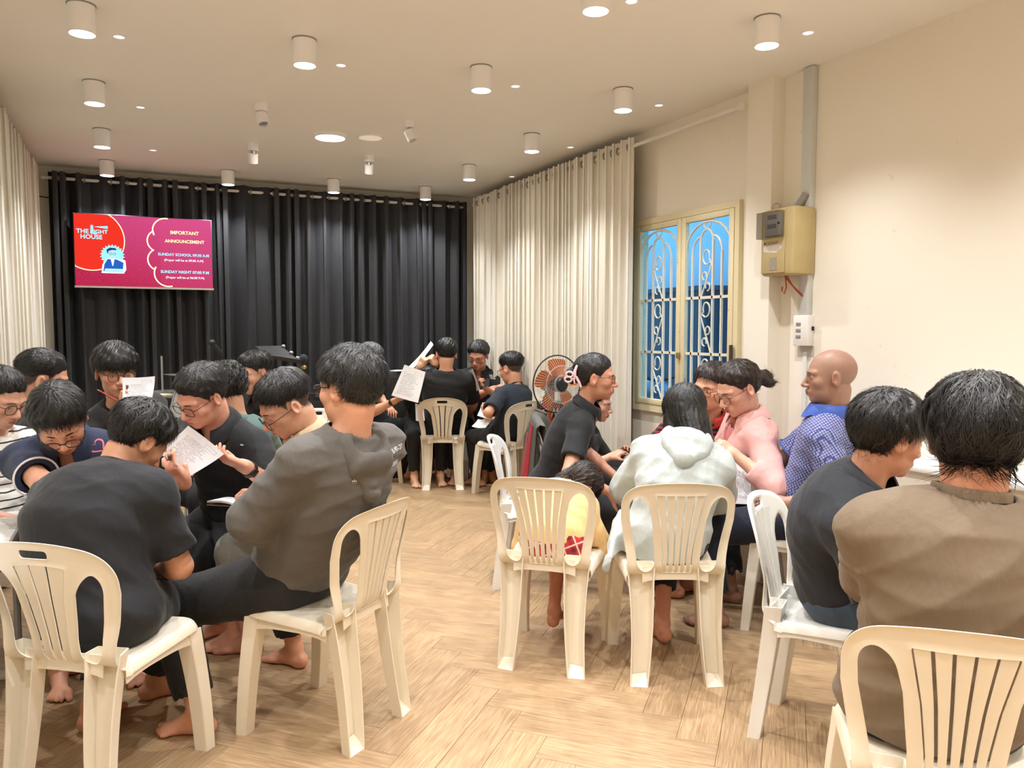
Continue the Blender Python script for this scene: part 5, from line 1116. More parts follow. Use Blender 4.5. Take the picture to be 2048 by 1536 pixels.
person('p21', 'woman in a dusty pink jacket with glasses and a curly ponytail, looking down', on('p21', 0.03), -88, px(1477, 777, 4.18), -108, 26, 0, sh=-92, hs=1.14, build=1.02, slouch=.04, fem=.9, neck=.050,
       la=dict(t=px(1468, 908, 3.98), el=(-.75, .0, -.6), grip='relax'), ra=dict(t=px(1440, 905, 4.15), el=(.6, 0, -.7)), lf=dict(t=FT(1345, 1195), yaw=-85), rf=dict(t=W(.92, 4.6, 0), yaw=-85),
       shirt=dict(name='jacket', mat=M_pink, sleeve=1.55, se=.026, ease=.020, hem=-.10, fold=.010, vneck=2.4, vw=1.7, inner=M_pinkt, collar=dict(h=.034, drop=.034, flare=.070, open_=.62, point=.10), neckt=.7), pants=dict(mat=M_skt, wide=1.2), hair=hd(style='back', top=.016, side=.011, strands=3000, len=.034, mess=.22, wave=.004, crown=(0, .08, .06), comb=(0, -.45, -.3), lift_tip=.03, h=.005, mat=M_hairb, extra=[('ell', (0, -.125, -.005), (.034, .036, .036)), ('ell', (0, -.150, -.035), (.028, .026, .030)), ('ell', (.01, -.165, -.005), (.020, .020, .020)), ('ell', (.0, -.165, -.055), (.018, .02, .02)), ('ell', (.012, -.175, -.03), (.018, .018, .018))], ), sp=dict(glasses=('big', M_fr_r, .0015), lip=rgb(180, 86, 86), face=dict(eye=.2)), skin=(222, 162, 132), h=.009, hh=.0036, seed=31)
person('p22', 'bald man in a blue checked polo in profile', on('p22', 0.03), -62, px(1662, 753, 3.74), -76, 2, 0, sh=-60, hs=1.10, build=1.08, slouch=.04, neck=.060,
       la=dict(t=px(1566, 1006, 3.60), el=(-.25, -.5, -.8), n=(.6, 0, -.6)), ra=dict(t=W(1.15, 4.15, .62), el=(.6, 0, -.7)), lf=dict(t=W(1.03, 3.90, 0), yaw=-75), rf=dict(t=W(1.20, 4.25, 0), yaw=-70),
       shirt=dict(mat=M_chk, sleeve=.80, se=.026, ease=.016, collar=dict(h=.036, drop=.03, flare=.05, open_=.3, point=.04), cmat=M_blue, band=M_blue, h=.0085), pants=dict(mat=M_skt, wide=1.25, cut=.80, ease=.018), hair=dict(style='bald'), sp=dict(face=dict(eye=.45)), skin=(150, 104, 78), h=.009, hh=.0036, seed=32)
person('p23', 'man in a dark slate polo and blue jeans leaning right, hair over his ears', on('p23', 0.04), 122, px(1776, 872, 2.62), 80, 14, 4, sh=112, hs=1.12, build=1.08, slouch=.09, wid=1.02, neck=.058,
       ra=dict(t=W(1.40, 2.42, .70), el=(.5, -.3, -.8)), la=dict(t=W(1.60, 2.72, .66), el=(-.5, -.1, -.8)), rf=dict(t=W(1.50, 2.40, 0), yaw=125), lf=dict(t=W(1.62, 2.72, 0), yaw=115),
       shirt=dict(mat=M_dkpolo, sleeve=.85, se=.03, ease=.030, hem=.015, fold=.009, collar=polo, h=.0085), pants=dict(name='jeans', mat=M_jean), hair=hd(style='full', top=.026, side=.018, wave=.005, strands=5600, len=.046, mess=.36, lift_tip=.14, h=.005), skin=(192, 130, 96), seed=33)
person('p24', 'man in a brown shirt with thick black hair seen from behind at the right edge', on('p24', 0.1), 19, px(1950, 882, 1.90), 22, 14, 2, sh=12, hs=1.13, build=1.13, slouch=.05, wid=1.10, neck=.064,
       la=dict(t=W(1.16, 2.36, .66), el=(-.75, -.1, -.7)), ra=dict(t=W(1.45, 2.26, .64), el=(.85, -.1, -.6)), lf=dict(t=W(1.17, 2.42, 0), yaw=15), rf=dict(t=W(1.42, 2.33, 0), yaw=25),
       shirt=dict(mat=M_brown, sleeve=.90, se=.036, flare=1.5, ease=.040, hem=-.10, fold=.016, fscale=.75, neckz=.016, collar=dict(h=.040, drop=-.012, flare=.014, open_=.12, point=.0), h=.0085), pants=dict(mat=M_blk2), hair=hd(style='full', top=.030, side=.024, wave=.006, strands=9000, len=.06, mess=.34, crown=(.005, -.045, .125), lift_tip=.12, h=.005), skin=(196, 128, 92), seed=34)
# ================================================================= PROPS
def text_mesh(body, width=None, height=None, bold=False, extrude=0.0, align='CENTER'):
    cu = bpy.data.curves.new('lettering', 'FONT'); cu.body = body; cu.align_x = align; cu.align_y = 'CENTER'; cu.resolution_u = 3
    if bold: cu.offset = .018
    o = bpy.data.objects.new('lettering', cu); COL.objects.link(o); bpy.context.view_layer.update()
    me = bpy.data.meshes.new_from_object(o); bpy.data.objects.remove(o)
    co = np.empty(len(me.vertices)*3, f32); me.vertices.foreach_get('co', co); co = co.reshape(-1, 3); w_ = np.ptp(co[:, 0]); h_ = np.ptp(co[:, 1])
    k = np.array([1, 1, 1.0]); k[:2] = width/w_ if width else height/h_
    if width and height: k[1] = height/h_
    co = co*k; me.vertices.foreach_set('co', co.astype(f32).ravel()); me.update(); return me
def glow(name, col, st=1.0):
    t = NT(name); t.N.remove(t.b); e = t.n('ShaderNodeEmission'); e.inputs[0].default_value = (*col, 1); e.inputs[1].default_value = st; t.l(e.outputs[0], t.out.inputs[0]); return t.m
# ---------------------------------------------------------------- wall screen
tw, th_ = 1.105, .622
tv = empty('wall_screen', tuple(aty(291, 504, 7.79)), 0, 'wide television showing a crimson announcement slide in front of the charcoal curtains', 'television')
tv.rotation_euler = (math.radians(-4), 0, 0)
MB().box((-tw/2-.008, .006, -th_/2-.016), (tw/2+.008, .045, th_/2+.008), 0, .003).build('housing', M_dark, tv)
MB().box((-.15, .045, -.12), (.15, .075, .12)).build('wall_mount', M_dark, tv)
MB().box((-tw/2-.008, -.001, -th_/2-.016), (tw/2+.008, .006, -th_/2)).build('bottom_bezel', plain('silver bezel', (.5, .45, .43), .3, .6), tv)
t = NT('crimson slide'); t.N.remove(t.b); e = t.n('ShaderNodeEmission'); c = t.coord(); sx = t.n('ShaderNodeSeparateXYZ'); t.l(c, sx.inputs[0])
vx, vz = sx.outputs[0], sx.outputs[2]
def ringpat(fq):
    row = t.math('FLOOR', t.math('MULTIPLY', vz, fq)); fx = t.math('SUBTRACT', t.math('FRACT', t.math('ADD', t.math('MULTIPLY', vx, fq*.5), t.math('MULTIPLY', row, .5))), .5); fz = t.math('FRACT', t.math('MULTIPLY', vz, fq))
    r = t.math('SQRT', t.math('ADD', t.math('MULTIPLY', t.math('MULTIPLY', fx, fx), 4.0), t.math('MULTIPLY', fz, fz))); return t.math('GREATER_THAN', t.math('SINE', t.math('MULTIPLY', r, 22.0)), .55)
up_ = t.math('MULTIPLY_ADD', t.math('ADD', t.math('MULTIPLY', vz, 1.0), t.math('MULTIPLY', vx, .35)), 1.1, .42, True)
base = t.mix(up_, (.42, .012, .055), (.62, .075, .26)); pt_ = t.math('MULTIPLY', t.math('ADD', ringpat(19), t.math('MULTIPLY', ringpat(38), t.math('GREATER_THAN', vx, .12))), .40)
t.l(t.mix(pt_, base, (.66, .10, .20)), e.inputs[0]); e.inputs[1].default_value = .62; t.l(e.outputs[0], t.out.inputs[0])
scr = MB().box((-tw/2, 0, -th_/2), (tw/2, .006, th_/2)).build('screen', t.m, tv, 0)
G_red = glow('slide red', (.80, .035, .02), .62); G_cream = glow('slide cream', (1, .80, .45), .95); G_cy = glow('slide cyan', (.22, .72, .95), .95); G_blue = glow('slide blue', (.02, .12, .50), .62); G_wh = glow('slide white', (.85, .92, 1.0), .95); G_yel = glow('slide yellow', (1, .85, .38), .95); G_hair = glow('slide dark', (.03, .05, .16), .62); G_skin = glow('slide pale blue', (.45, .80, .95), .62)
su = lambda u, v: ((u-.5)*tw, (.5-v)*th_)
def flat(pts, y, mat, name, par=scr):
    n = len(pts); MB().add([(x, y, z) for x, z in pts], [tuple(range(n))]).build(name, mat, par, 0)
def clip_poly(pts): return [(min(max(x, -tw/2), tw/2), min(max(z, -th_/2), th_/2)) for x, z in pts]
cx, cz = su(.115, .355); R_ = .232*tw
flat(clip_poly([(cx+(R_+.008)*math.cos(a), cz+(R_+.008)*math.sin(a)*1.02) for a in np.linspace(0, 2*PI, 80)[:-1]]), -.0006, G_cream, 'circle_border')
flat(clip_poly([(cx+R_*math.cos(a), cz+R_*math.sin(a)*1.02) for a in np.linspace(0, 2*PI, 80)[:-1]]), -.0012, G_red, 'red_circle')
sc = MB(); arcs = [((.655, .18), .098, 80, 205), ((.605, .335), .090, 120, 238), ((.605, .605), .090, 118, 240), ((.665, .80), .105, 150, 285)]; pl = []
for (u, v), r, a0, a1 in arcs:
    x0, z0 = su(u, v); pl += [(x0+r*tw*math.cos(a), z0+r*tw*math.sin(a)) for a in np.radians(np.linspace(a0, a1, 14))]
pl = clip_poly(pl)
for (a, b_), (c_, d_) in zip(pl, pl[1:]):
    n_ = nrm([-(d_-b_), c_-a]) if (a, b_) != (c_, d_) else np.zeros(2); q = .0055
    sc.add([(a+n_[0]*q, -.001, b_+n_[1]*q), (a-n_[0]*q, -.001, b_-n_[1]*q), (c_-n_[0]*q, -.001, d_-n_[1]*q), (c_+n_[0]*q, -.001, d_+n_[1]*q)], [(0, 1, 2, 3)])
sc.build('scalloped_border', G_cream, scr, 0)
def slide_text(body, u, v, w, mat, name='slide_lettering', bold=True, h=None, y=-.002):
    me = text_mesh(body, w*tw, h, bold); me.materials.append(mat); o = link(name, me, None, scr); x, z = su(u, v); o.location = (x, y, z); o.rotation_euler = (PI/2, 0, 0); return o
slide_text('IMPORTANT', .795, .205, .215, G_yel); slide_text('ANNOUNCEMENT', .795, .33, .30, G_yel)
slide_text('SUNDAY SCHOOL 09:30 A.M', .785, .525, .385, G_cy); slide_text('(Prayer will be at 09:00 A.M)', .785, .605, .295, G_wh, bold=False)
slide_text('SUNDAY NIGHT 07:00 P.M', .79, .775, .365, G_cy); slide_text('(Prayer will be at 06:00 P.M)', .79, .855, .29, G_wh, bold=False)
slide_text('THE', .058, .245, .085, G_cy, y=-.0022); slide_text('IGHT', .185, .245, .095, G_cy, y=-.0022); slide_text('HOUSE', .118, .32, .15, G_cy, y=-.0022)
x0, z0 = su(.112, .275); flat([(x0, z0), (x0+.026, z0), (x0+.022, z0+.075), (x0+.004, z0+.075)], -.0022, G_cy, 'lighthouse_tower'); flat([(x0+.026, z0-.003), (x0+.048, z0-.003), (x0+.048, z0+.008), (x0+.026, z0+.008)], -.0022, G_cy, 'lighthouse_tower')
flat([(x0+.028, z0+.062), (x0+.135, z0+.048), (x0+.135, z0+.073)], -.0022, G_cy, 'light_beam')
fx, fz = su(.262, .60); bur = []
for k in range(44):
    a = 2*PI*k/44; r = .098 if k % 2 else .080; bur.append((fx+r*math.cos(a), fz+.02+r*math.sin(a)))
flat(bur, -.0024, G_cy, 'sunburst')
flat([(fx-.088, fz-.135), (fx+.085, fz-.135), (fx+.105, fz-.10), (fx+.10, fz-.02), (fx+.03, fz-.005), (fx-.04, fz-.005), (fx-.08, fz-.06)], -.0027, G_wh, 'cartoon_outline')
flat([(fx-.075, fz-.12), (fx+.078, fz-.12), (fx+.085, fz-.04), (fx+.03, fz-.012), (fx-.04, fz-.012), (fx-.066, fz-.06)], -.0030, G_blue, 'cartoon_suit')
flat([(fx-.014, fz-.012), (fx+.014, fz-.012), (fx+.003, fz-.07), (fx-.003, fz-.07)], -.0033, G_wh, 'cartoon_collar')
flat([(fx-.002+.036*math.cos(a), fz+.035+.044*math.sin(a)) for a in np.linspace(0, 2*PI, 24)[:-1]], -.0033, G_skin, 'cartoon_head')
flat([(fx-.042, fz+.04), (fx-.046, fz+.07), (fx-.02, fz+.088), (fx+.025, fz+.086), (fx+.036, fz+.066), (fx+.0, fz+.068), (fx-.03, fz+.058), (fx-.034, fz+.035)], -.0036, G_hair, 'cartoon_hair')
for q in (-.014, .016): MB().tube([(fx+q+.011*math.cos(a), -.0038, fz+.034+.010*math.sin(a)) for a in np.linspace(0, 2*PI, 15)[:-1]], .0016, 4, closed=True).build('cartoon_glasses', G_hair, scr)
flat([(fx-.07, fz-.128), (fx+.088, fz-.128), (fx+.078, fz-.095), (fx-.06, fz-.095)], -.0036, G_skin, 'cartoon_lectern')
# ---------------------------------------------------------------- wall fittings on the right
M_duct = plain('grey white trunking', (.60, .62, .60), .5, var=.05, vs=10); M_mbox = NT('yellowed meter box'); c_ = M_mbox.coord(); wv = M_mbox.n('ShaderNodeTexWave', wave_type='BANDS', bands_direction='Y'); wv.inputs['Scale'].default_value = 22; M_mbox.l(c_, wv.inputs[0])
M_mbox.set(Base_Color=M_mbox.mix(M_mbox.noise(c_, 8), (.42, .33, .15), (.55, .44, .22)), Roughness=.5); M_mbox.bump(wv.outputs[1], .25, .004); M_mbox = M_mbox.m
tag(MB().box((XR-.04, 3.245, 1.575), (XR, 3.315, ZC-.004), 0, .004).build('cable_trunking', M_duct), 'grey white vertical cable trunking from the ceiling down to the switch box', 'trunking')
tag(MB().box((XR-.014, 3.268, .02), (XR, 3.296, 1.37), 0, .002).build('cable_trunking', M_duct), 'narrow white cable trunking running down below the switch box', 'trunking')
sw = empty('switch_box', (XR, 3.285, 1.49), 0, 'white surface switch box with three small slots under the trunking', 'switch box')
MB().box((-.045, -.055, -.085), (0, .055, .085), 0, .004).build('body', M_white, sw)
for k in range(3): MB().box((-.049, .0, .028-.035*k), (-.044, .032, .044-.035*k), 0, .001).build('slot', M_grey, sw)
MB().box((-.02, -.06, .0), (-.005, -.054, .022)).build('side_port', M_dark, sw)
tag(MB().box((XR-.003, 3.225, 1.345), (XR, 3.345, 1.40)).build('backing_plate', plain('clear grey backing plate', (.52, .50, .44), .3), kind=None), 'pale grey backing plate sticking out under the switch box', 'plate')
mb_ = empty('electricity_meter', (XR, 3.352, 1.98), 0, 'yellowed electricity meter box with a clear window and red wires', 'meter box')
fx0 = -.165; MB().box((fx0, -.125, -.185), (-.002, .125, .185), 0, .018).build('box', M_mbox, mb_)
MB().box((fx0-.004, -.06, -.17), (fx0, .118, .175), 0, .002).build('front_panel', M_mbox, mb_)
mtr = MB().box((fx0-.012, -.045, .035), (fx0-.003, .085, .155), 0, .002).build('meter_face', plain('grey meter face', (.36, .37, .39), .4), mb_)
for k, z in enumerate((.125, .075)): MB().box((fx0-.0135, .0, z), (fx0-.0118, .065, z+.024)).build('display', plain('meter display', (.14, .15, .16), .3), mtr)
MB().lathe([(.008, 0), (.008, .003), (0, .003)], (fx0-.012, -.02, .10), (-1, 0, 0), 10).build('button', M_dark, mtr)
tw_ = NT('smoky clear plastic'); tw_.N.remove(tw_.b); g1_ = tw_.n('ShaderNodeBsdfGlossy'); g1_.inputs['Roughness'].default_value = .12; t2_ = tw_.n('ShaderNodeBsdfTransparent'); t2_.inputs[0].default_value = (.62, .60, .58, 1); m2_ = tw_.n('ShaderNodeMixShader'); m2_.inputs[0].default_value = .12; tw_.l(t2_.outputs[0], m2_.inputs[1]); tw_.l(g1_.outputs[0], m2_.inputs[2]); tw_.l(m2_.outputs[0], tw_.out.inputs[0])
MB().box((fx0-.05, -.055, .02), (fx0-.003, .112, .165)).build('clear_window', tw_.m, mb_, 0)
me = text_mesh('MC5276A97', .11, None, True, 0); me.materials.append(plain('dark print', (.10, .08, .05), .7)); o = link('lettering', me, None, mb_); o.matrix_local = Matrix(((0, 0, -1, fx0-.0045), (-1, 0, 0, .045), (0, 1, 0, -.005), (0, 0, 0, 1)))
MB().add([(fx0-.005, .10, -.02), (fx0-.005, -.03, -.015), (fx0-.005, -.04, -.035), (fx0-.005, .0, -.06), (fx0-.005, .10, -.05)], [(0, 1, 2, 3, 4)]).build('torn_label', plain('torn paper label', (.68, .64, .60), .8, var=.15, vs=60), mb_, 0)
MB().box((fx0-.006, .0, -.155), (fx0-.003, .055, -.085)).build('lower_window', plain('dusty small window', (.30, .27, .22), .3, var=.3, vs=50), mb_, 0)
MB().tube([(-.07, -.04, .185), (-.06, -.06, .215), (-.045, -.085, .26)], [.02, .022, .022], 8).build('conduit', plain('grey taped conduit', (.28, .27, .25), .7), mb_)
MB().tube([(-.12, .06+.03*math.cos(a), .20+.022*math.sin(a)) for a in np.linspace(-.5, 5, 14)]+[(-.1, -.02, .185)], .0025, 5).build('wire_loop', plain('tan wire', (.35, .27, .15), .6), mb_)
M_redw = plain('red wire', (.40, .06, .035), .5)
MB().tube([(-.10, .0, -.185), (-.10, -.01, -.25), (-.10, .005, -.285), (-.10, .025, -.265), (-.10, .02, -.245)], .004, 6).build('wire', M_redw, mb_); MB().tube([(-.10, .005, -.185), (-.10, -.03, -.22), (-.06, -.06, -.28), (-.03, -.075, -.31)], .004, 6).build('wire', M_redw, mb_); MB().tube([(-.10, -.01, -.185), (-.09, -.045, -.24), (-.03, -.07, -.30)], .003, 6).build('wire', M_redw, mb_)
# ---------------------------------------------------------------- tables
M_lam = plain('white laminate', (.80, .79, .76), .35, var=.02); M_alu = plain('satin aluminium edge', (.42, .41, .39), .4, .7)
tb = empty('folding_table', (-.56, 3.2, 0), 0, 'white folding table with a grey metal edge at the left edge of the picture', 'table')
MB().box((-.13, -.92, .655), (.10, .93, .68), 0, .004).build('tabletop', M_lam, tb)
MB().box((.10, -.93, .640), (.112, .94, .682), 0, .003).box((-.13, .93, .640), (.10, .942, .682), 0, .003).build('edge_strip', M_alu, tb)
for yy in (-.75, .72):
    for xx in (-.10, .07): MB().tube([(xx, yy, .655), (xx, yy, .03)], .014, 8).build('leg', M_alu, tb)
    MB().box((-.16, yy-.03, 0), (.13, yy+.03, .03), 0, .01).build('foot_bar', M_white, tb)
st = empty('side_table', (3.22, 1.95, 0), 0, 'long white topped side table against the right wall behind the man in brown', 'table')
MB().box((-.19, -.85, .880), (.165, .80, .905), 0, .003).build('tabletop', M_lam, st)
MB().box((-.165, -.83, .80), (-.145, .78, .880)).build('apron', M_wall, st); MB().box((-.168, -.83, .792), (-.14, .78, .80)).build('apron_trim', M_white, st)
for yy in (-.80, .75):
    for xx in (-.15, .14): MB().box((xx-.02, yy-.02, 0), (xx+.02, yy+.02, .88)).build('leg', M_white, st)
MB().box((-.135, -.80, .30), (.16, .76, .32)).build('lower_shelf', M_lam, st); MB().box((-.145, -.8, .32), (-.135, .76, .80)).build('front_panel', M_wall, st)
# ---------------------------------------------------------------- papers
t = NT('printed sheet'); uvn = t.n('ShaderNodeUVMap', uv_map='UVMap').outputs[0]; sx = t.n('ShaderNodeSeparateXYZ'); t.l(uvn, sx.inputs[0]); U_, V_ = sx.outputs[0], sx.outputs[1]
ln_ = t.math('MULTIPLY', V_, 30.0); rowi = t.math('FLOOR', ln_); fr_ = t.math('FRACT', ln_); cv = t.n('ShaderNodeCombineXYZ'); t.l(t.math('MULTIPLY', U_, 46.0), cv.inputs[0]); t.l(t.math('MULTIPLY', rowi, 7.31), cv.inputs[1])
wn = t.noise(cv.outputs[0], 1.0, 2, .5); cv2 = t.n('ShaderNodeCombineXYZ'); t.l(t.math('MULTIPLY', rowi, 3.7), cv2.inputs[0]); rl = t.noise(cv2.outputs[0], 1.7, 0)
ink = t.math('MULTIPLY', t.math('MULTIPLY', t.math('LESS_THAN', t.math('ABSOLUTE', t.math('SUBTRACT', fr_, .5)), .22), t.math('GREATER_THAN', wn, .45)), t.math('LESS_THAN', U_, t.math('MULTIPLY_ADD', rl, .55, .42)))
ink = t.math('MULTIPLY', ink, t.math('MULTIPLY', t.math('GREATER_THAN', U_, .12), t.math('MULTIPLY', t.math('GREATER_THAN', V_, .10), t.math('LESS_THAN', V_, .80))))
bx = t.math('MULTIPLY', t.math('LESS_THAN', t.math('ABSOLUTE', t.math('SUBTRACT', U_, .72)), .16), t.math('LESS_THAN', t.math('ABSOLUTE', t.math('SUBTRACT', V_, .86)), .045)); bi = t.math('MULTIPLY', t.math('LESS_THAN', t.math('ABSOLUTE', t.math('SUBTRACT', U_, .72)), .152), t.math('LESS_THAN', t.math('ABSOLUTE', t.math('SUBTRACT', V_, .86)), .039))
ink = t.math('MAXIMUM', ink, t.math('SUBTRACT', bx, bi)); t.set(Base_Color=t.mix(t.math('MULTIPLY', ink, .62), (.80, .79, .82), (.10, .10, .12)), Roughness=.6, Subsurface_Weight=.0); M_print = t.m
M_paper = plain('plain white paper', (.80, .79, .80), .6, var=.02)
def paper(name, tl, tr, br, bl, lab, cat='paper', bend=.012, mat=None, parent=None, grp=None, n=10):
    a = [tgt(q) for q in (tl, tr, br, bl)]; nn = nrm(np.cross(a[1]-a[0], a[3]-a[0])); mb = MB()
    mb.sheet(lambda u, v: (a[0]*(1-u)+a[1]*u)*(1-v)+(a[3]*(1-u)+a[2]*u)*v+nn*bend*(math.sin(PI*u)+.5*math.sin(PI*(v*1.3+.2))), n, n)
    me = mb.mesh(name, mat or M_print, 180); ul = me.uv_layers.new(name='UVMap'); uvs = np.empty(len(me.loops)*2, f32); vi = np.empty(len(me.loops), np.int32); me.loops.foreach_get('vertex_index', vi)
    uvs[0::2] = (vi//(n+1))/n; uvs[1::2] = 1-(vi % (n+1))/n; ul.data.foreach_set('uv', uvs); c = sum(a)/4; o = link(name, me)
    me.transform(Matrix.Translation(-Vector(c))); o.location = c; return tag(o, lab, cat, grp)
GP = 'printed sheets in hands'
paper('paper_sheet', px(375, 851, 3.24), px(447, 908, 3.14), px(374, 958, 3.20), px(318, 904, 3.26), 'printed sheet held in both hands by the man in the black shirt', grp=GP)
paper('paper_sheet', px(243, 755, 4.22), px(309, 752, 4.18), px(303, 815, 4.12), px(246, 818, 4.16), 'creased printed sheet held up by the smiling young man in charcoal', grp=GP)
paper('paper_sheet', px(809, 729, 7.12), px(851, 744, 7.12), px(836, 806, 7.06), px(783, 791, 7.06), 'printed sheet held by the grey haired man beside the black tee', grp=GP)
paper('paper_sheet', px(813, 736, 7.62), px(861, 682, 7.62), px(868, 690, 7.48), px(820, 744, 7.48), 'blank white folded sheet raised overhead in front of the charcoal curtain', grp=GP, mat=M_paper)
paper('paper_sheet', px(936, 741, 7.50), px(945, 737, 7.30), px(961, 779, 7.30), px(951, 783, 7.50), 'narrow white sheet seen edge on in the hand of the man facing the viewer', grp=GP, mat=M_paper, bend=.004)
paper('paper_sheet', px(962, 811, 7.12), px(991, 821, 7.02), px(984, 838, 6.94), px(955, 832, 7.04), 'white sheet resting on the lap of the boy in navy', grp=GP)
paper('paper_sheet', px(955, 838, 7.10), px(985, 836, 7.00), px(972, 856, 6.94), px(944, 854, 7.04), 'second sheet hanging below the first on the lap of the boy in navy', grp=GP, mat=M_paper)
paper('paper_sheet', px(1446, 1006, 4.02), px(1446, 912, 4.12), px(1552, 917, 4.02), px(1549, 1011, 3.92), 'printed sheet held upright in front of the woman in the pink jacket', grp=GP, bend=.008)
paper('paper_sheet', px(830, 806, 7.6), px(846, 806, 7.6), px(850, 842, 7.5), px(832, 842, 7.5), 'crumpled white sheet beside the ivory chair of the black tee', grp=GP, mat=M_paper, bend=.02)
nb = empty('notebook', tuple(P(470, 1004, 3.34)), 0, 'open notebook on the knee of the man with round glasses', 'notebook')
def nbp(u, v, d): return P(u, v, d)-P(470, 1004, 3.34)
MB().sheet(lambda a, b: (nbp(414, 1004, 3.36)*(1-a)+nbp(472, 1010, 3.20)*a)*(1-b)+(nbp(440, 998, 3.56)*(1-a)+nbp(478, 1000, 3.40)*a)*b+UP*.008*math.sin(PI*a), 6, 4, .008).build('left_pages', M_paper, nb)
MB().sheet(lambda a, b: (nbp(472, 1010, 3.20)*(1-a)+nbp(530, 1010, 3.16)*a)*(1-b)+(nbp(478, 1000, 3.40)*(1-a)+nbp(534, 999, 3.36)*a)*b+UP*.008*math.sin(PI*a), 6, 4, .008).build('right_pages', M_paper, nb)
MB().sheet(lambda a, b: (nbp(413, 1007, 3.36)*(1-a)+nbp(531, 1014, 3.15)*a)*(1-b)+(nbp(440, 1001, 3.56)*(1-a)+nbp(535, 1003, 3.36)*a)*b-UP*.006, 6, 4, .003).build('cover', plain('tan card cover', (.45, .38, .28), .7), nb)
a, b_ = P(506, 1000, 3.36), P(522, 953, 3.30); pn = empty('ballpoint_pen', tuple(a), 0, 'blue ballpoint pen in the writing hand above the notebook', 'pen')
d_ = b_-a; MB().tube([d_*.12, d_*.9], .0055, 8).build('barrel', plain('light blue pen barrel', (.08, .35, .62), .25), pn); MB().tube([d_*0, d_*.12], [.0012, .005], 8).build('tip', M_steel, pn); MB().tube([d_*.9, d_], [.0035, .0035], 8).build('clicker', M_white, pn)
a, b_ = P(234, 801, 4.22), P(194, 779, 4.20); pn = empty('pencil', tuple(a), 0, 'red pencil in the hand of the smiling young man', 'pencil')
d_ = b_-a; MB().tube([d_*0, d_*.9], .004, 6).build('shaft', plain('red pencil paint', (.45, .04, .03), .4), pn); MB().tube([d_*.9, d_], [.004, .0008], 6).build('point', plain('bare wood', (.6, .42, .25), .6), pn)
ph = empty('phone', tuple(P(966, 771, 7.40)), 0, 'dark phone in the hand of the man facing the viewer', 'phone'); q = P(966, 771, 7.40); MB().sheet(lambda a, b: P(957+22*a, 770-5*a, 7.42+.02*b)-q+UP*(.07*b-.03), 2, 2, .008).build('body', M_dark, ph, 20)
# ---------------------------------------------------------------- fan
fc = P(1114, 768, 6.10); fn = empty('pedestal_fan', (fc[0], fc[1], 0), rotz_for(180-32), 'pedestal fan with orange blades by the white curtains', 'fan')
fz = fc[2]; Rf = .222; M_org = plain('translucent orange plastic', (.60, .15, .015), .3, var=.08); M_wire = plain('white fan wire', (.72, .72, .70), .4)
def blade(a0):
    mb = MB(); prof_ = [(.05, -.42, .42), (.09, -.50, .48), (.13, -.52, .42), (.17, -.48, .36), (.195, -.38, .25)]
    vs = []
    for r, p, q in prof_:
        for k in range(7):
            f = k/6; a = a0+p+(q-p)*f; vs.append((r*math.cos(a), .0+.045*(f-.5)-.01*math.sin(f*PI), fz+r*math.sin(a)))
    mb.add(vs, [(i*7+k, i*7+k+1, (i+1)*7+k+1, (i+1)*7+k) for i in range(4) for k in range(6)]); return mb
for k in range(5): blade(2*PI*k/5+.35).build('blade', M_org, fn, 60)
MB().lathe([(.0, .085), (.045, .082), (.060, .06), (.060, -.03), (.0, -.03)][::-1], (0, 0, fz), (0, 1, 0), 24).build('hub', M_dark, fn)
ring = lambda r, y, t_, n=40: [(r*math.cos(a), y, fz+r*math.sin(a)) for a in np.linspace(0, 2*PI, n+1)[:-1]]
MB().tube(ring(Rf, 0, 0), .0055, 6, closed=True).build('guard_rim', M_dark, fn)
mb = MB()
for y, s_ in ((.07, 1), (-.07, -1)):
    for r in (.07, .145): mb.tube(ring(r, y*(1-.15*(r/.22)**2), 0, 30), .0016, 4, closed=True)
    for k in range(60):
        a = 2*PI*k/60; c_, s2 = math.cos(a), math.sin(a); mb.tube([(r*c_, y*(1-(r/Rf)**3), fz+r*s2) for r in (.04, .11, .17, .205, Rf)], .0011, 3, cap=False)
mb.build('guard_wires', M_wire, fn, 0, kind='stuff')
MB().lathe([(.0, -.07), (.06, -.075), (.065, -.15), (.04, -.17), (0, -.17)][::-1], (0, 0, fz), (0, 1, 0), 20).build('motor', M_dark, fn)
MB().box((-.03, -.13, fz-.17), (.03, -.07, fz-.02), 0, .008).build('neck', M_dark, fn); MB().tube([(0, -.10, fz-.15), (0, -.10, .05)], .016, 10).build('pole', plain('orange pole sleeve', (.5, .09, .02), .35), fn)
MB().lathe([(.19, 0), (.19, .02), (.12, .04), (.03, .07), (0, .07)], (0, -.10, 0), n=28).build('base', M_dark, fn)
# ---------------------------------------------------------------- things at the stage side
bx_ = empty('equipment_box', tuple(W(.315, 6.42)), rotz_for(0), 'black equipment box with red and white lettering behind the boy in navy', 'box')
MB().box((-.11, -.12, 0), (.14, .12, .91), 0, .01).build('body', M_dark, bx_)
lab_ = MB().box((-.09, -.125, .755), (.07, -.121, .895)).build('red_label', plain('red label', (.42, .02, .02), .5), bx_, 0); MB().box((-.09, -.127, .79), (.07, -.1252, .868)).build('black_band', M_dark, lab_, 0)
me = text_mesh('OW', .13, .075, True); me.materials.append(M_whitec); o = link('lettering', me, None, lab_); o.location = (-.01, -.1285, .829); o.rotation_euler = (PI/2, 0, 0)
def stand_legs(par, z=.18, r=.26, n=3, mat=None):
    for k in range(n):
        a = 2*PI*k/n+.4; MB().tube([(0, 0, z), (r*math.cos(a), r*math.sin(a), .012)], .009, 6).build('leg', mat or M_dark, par)
mc = empty('microphone_stand', tuple(W(-2.28, 6.35)), rotz_for(0), 'black microphone boom stand in front of the charcoal curtains', 'microphone stand'); stand_legs(mc)
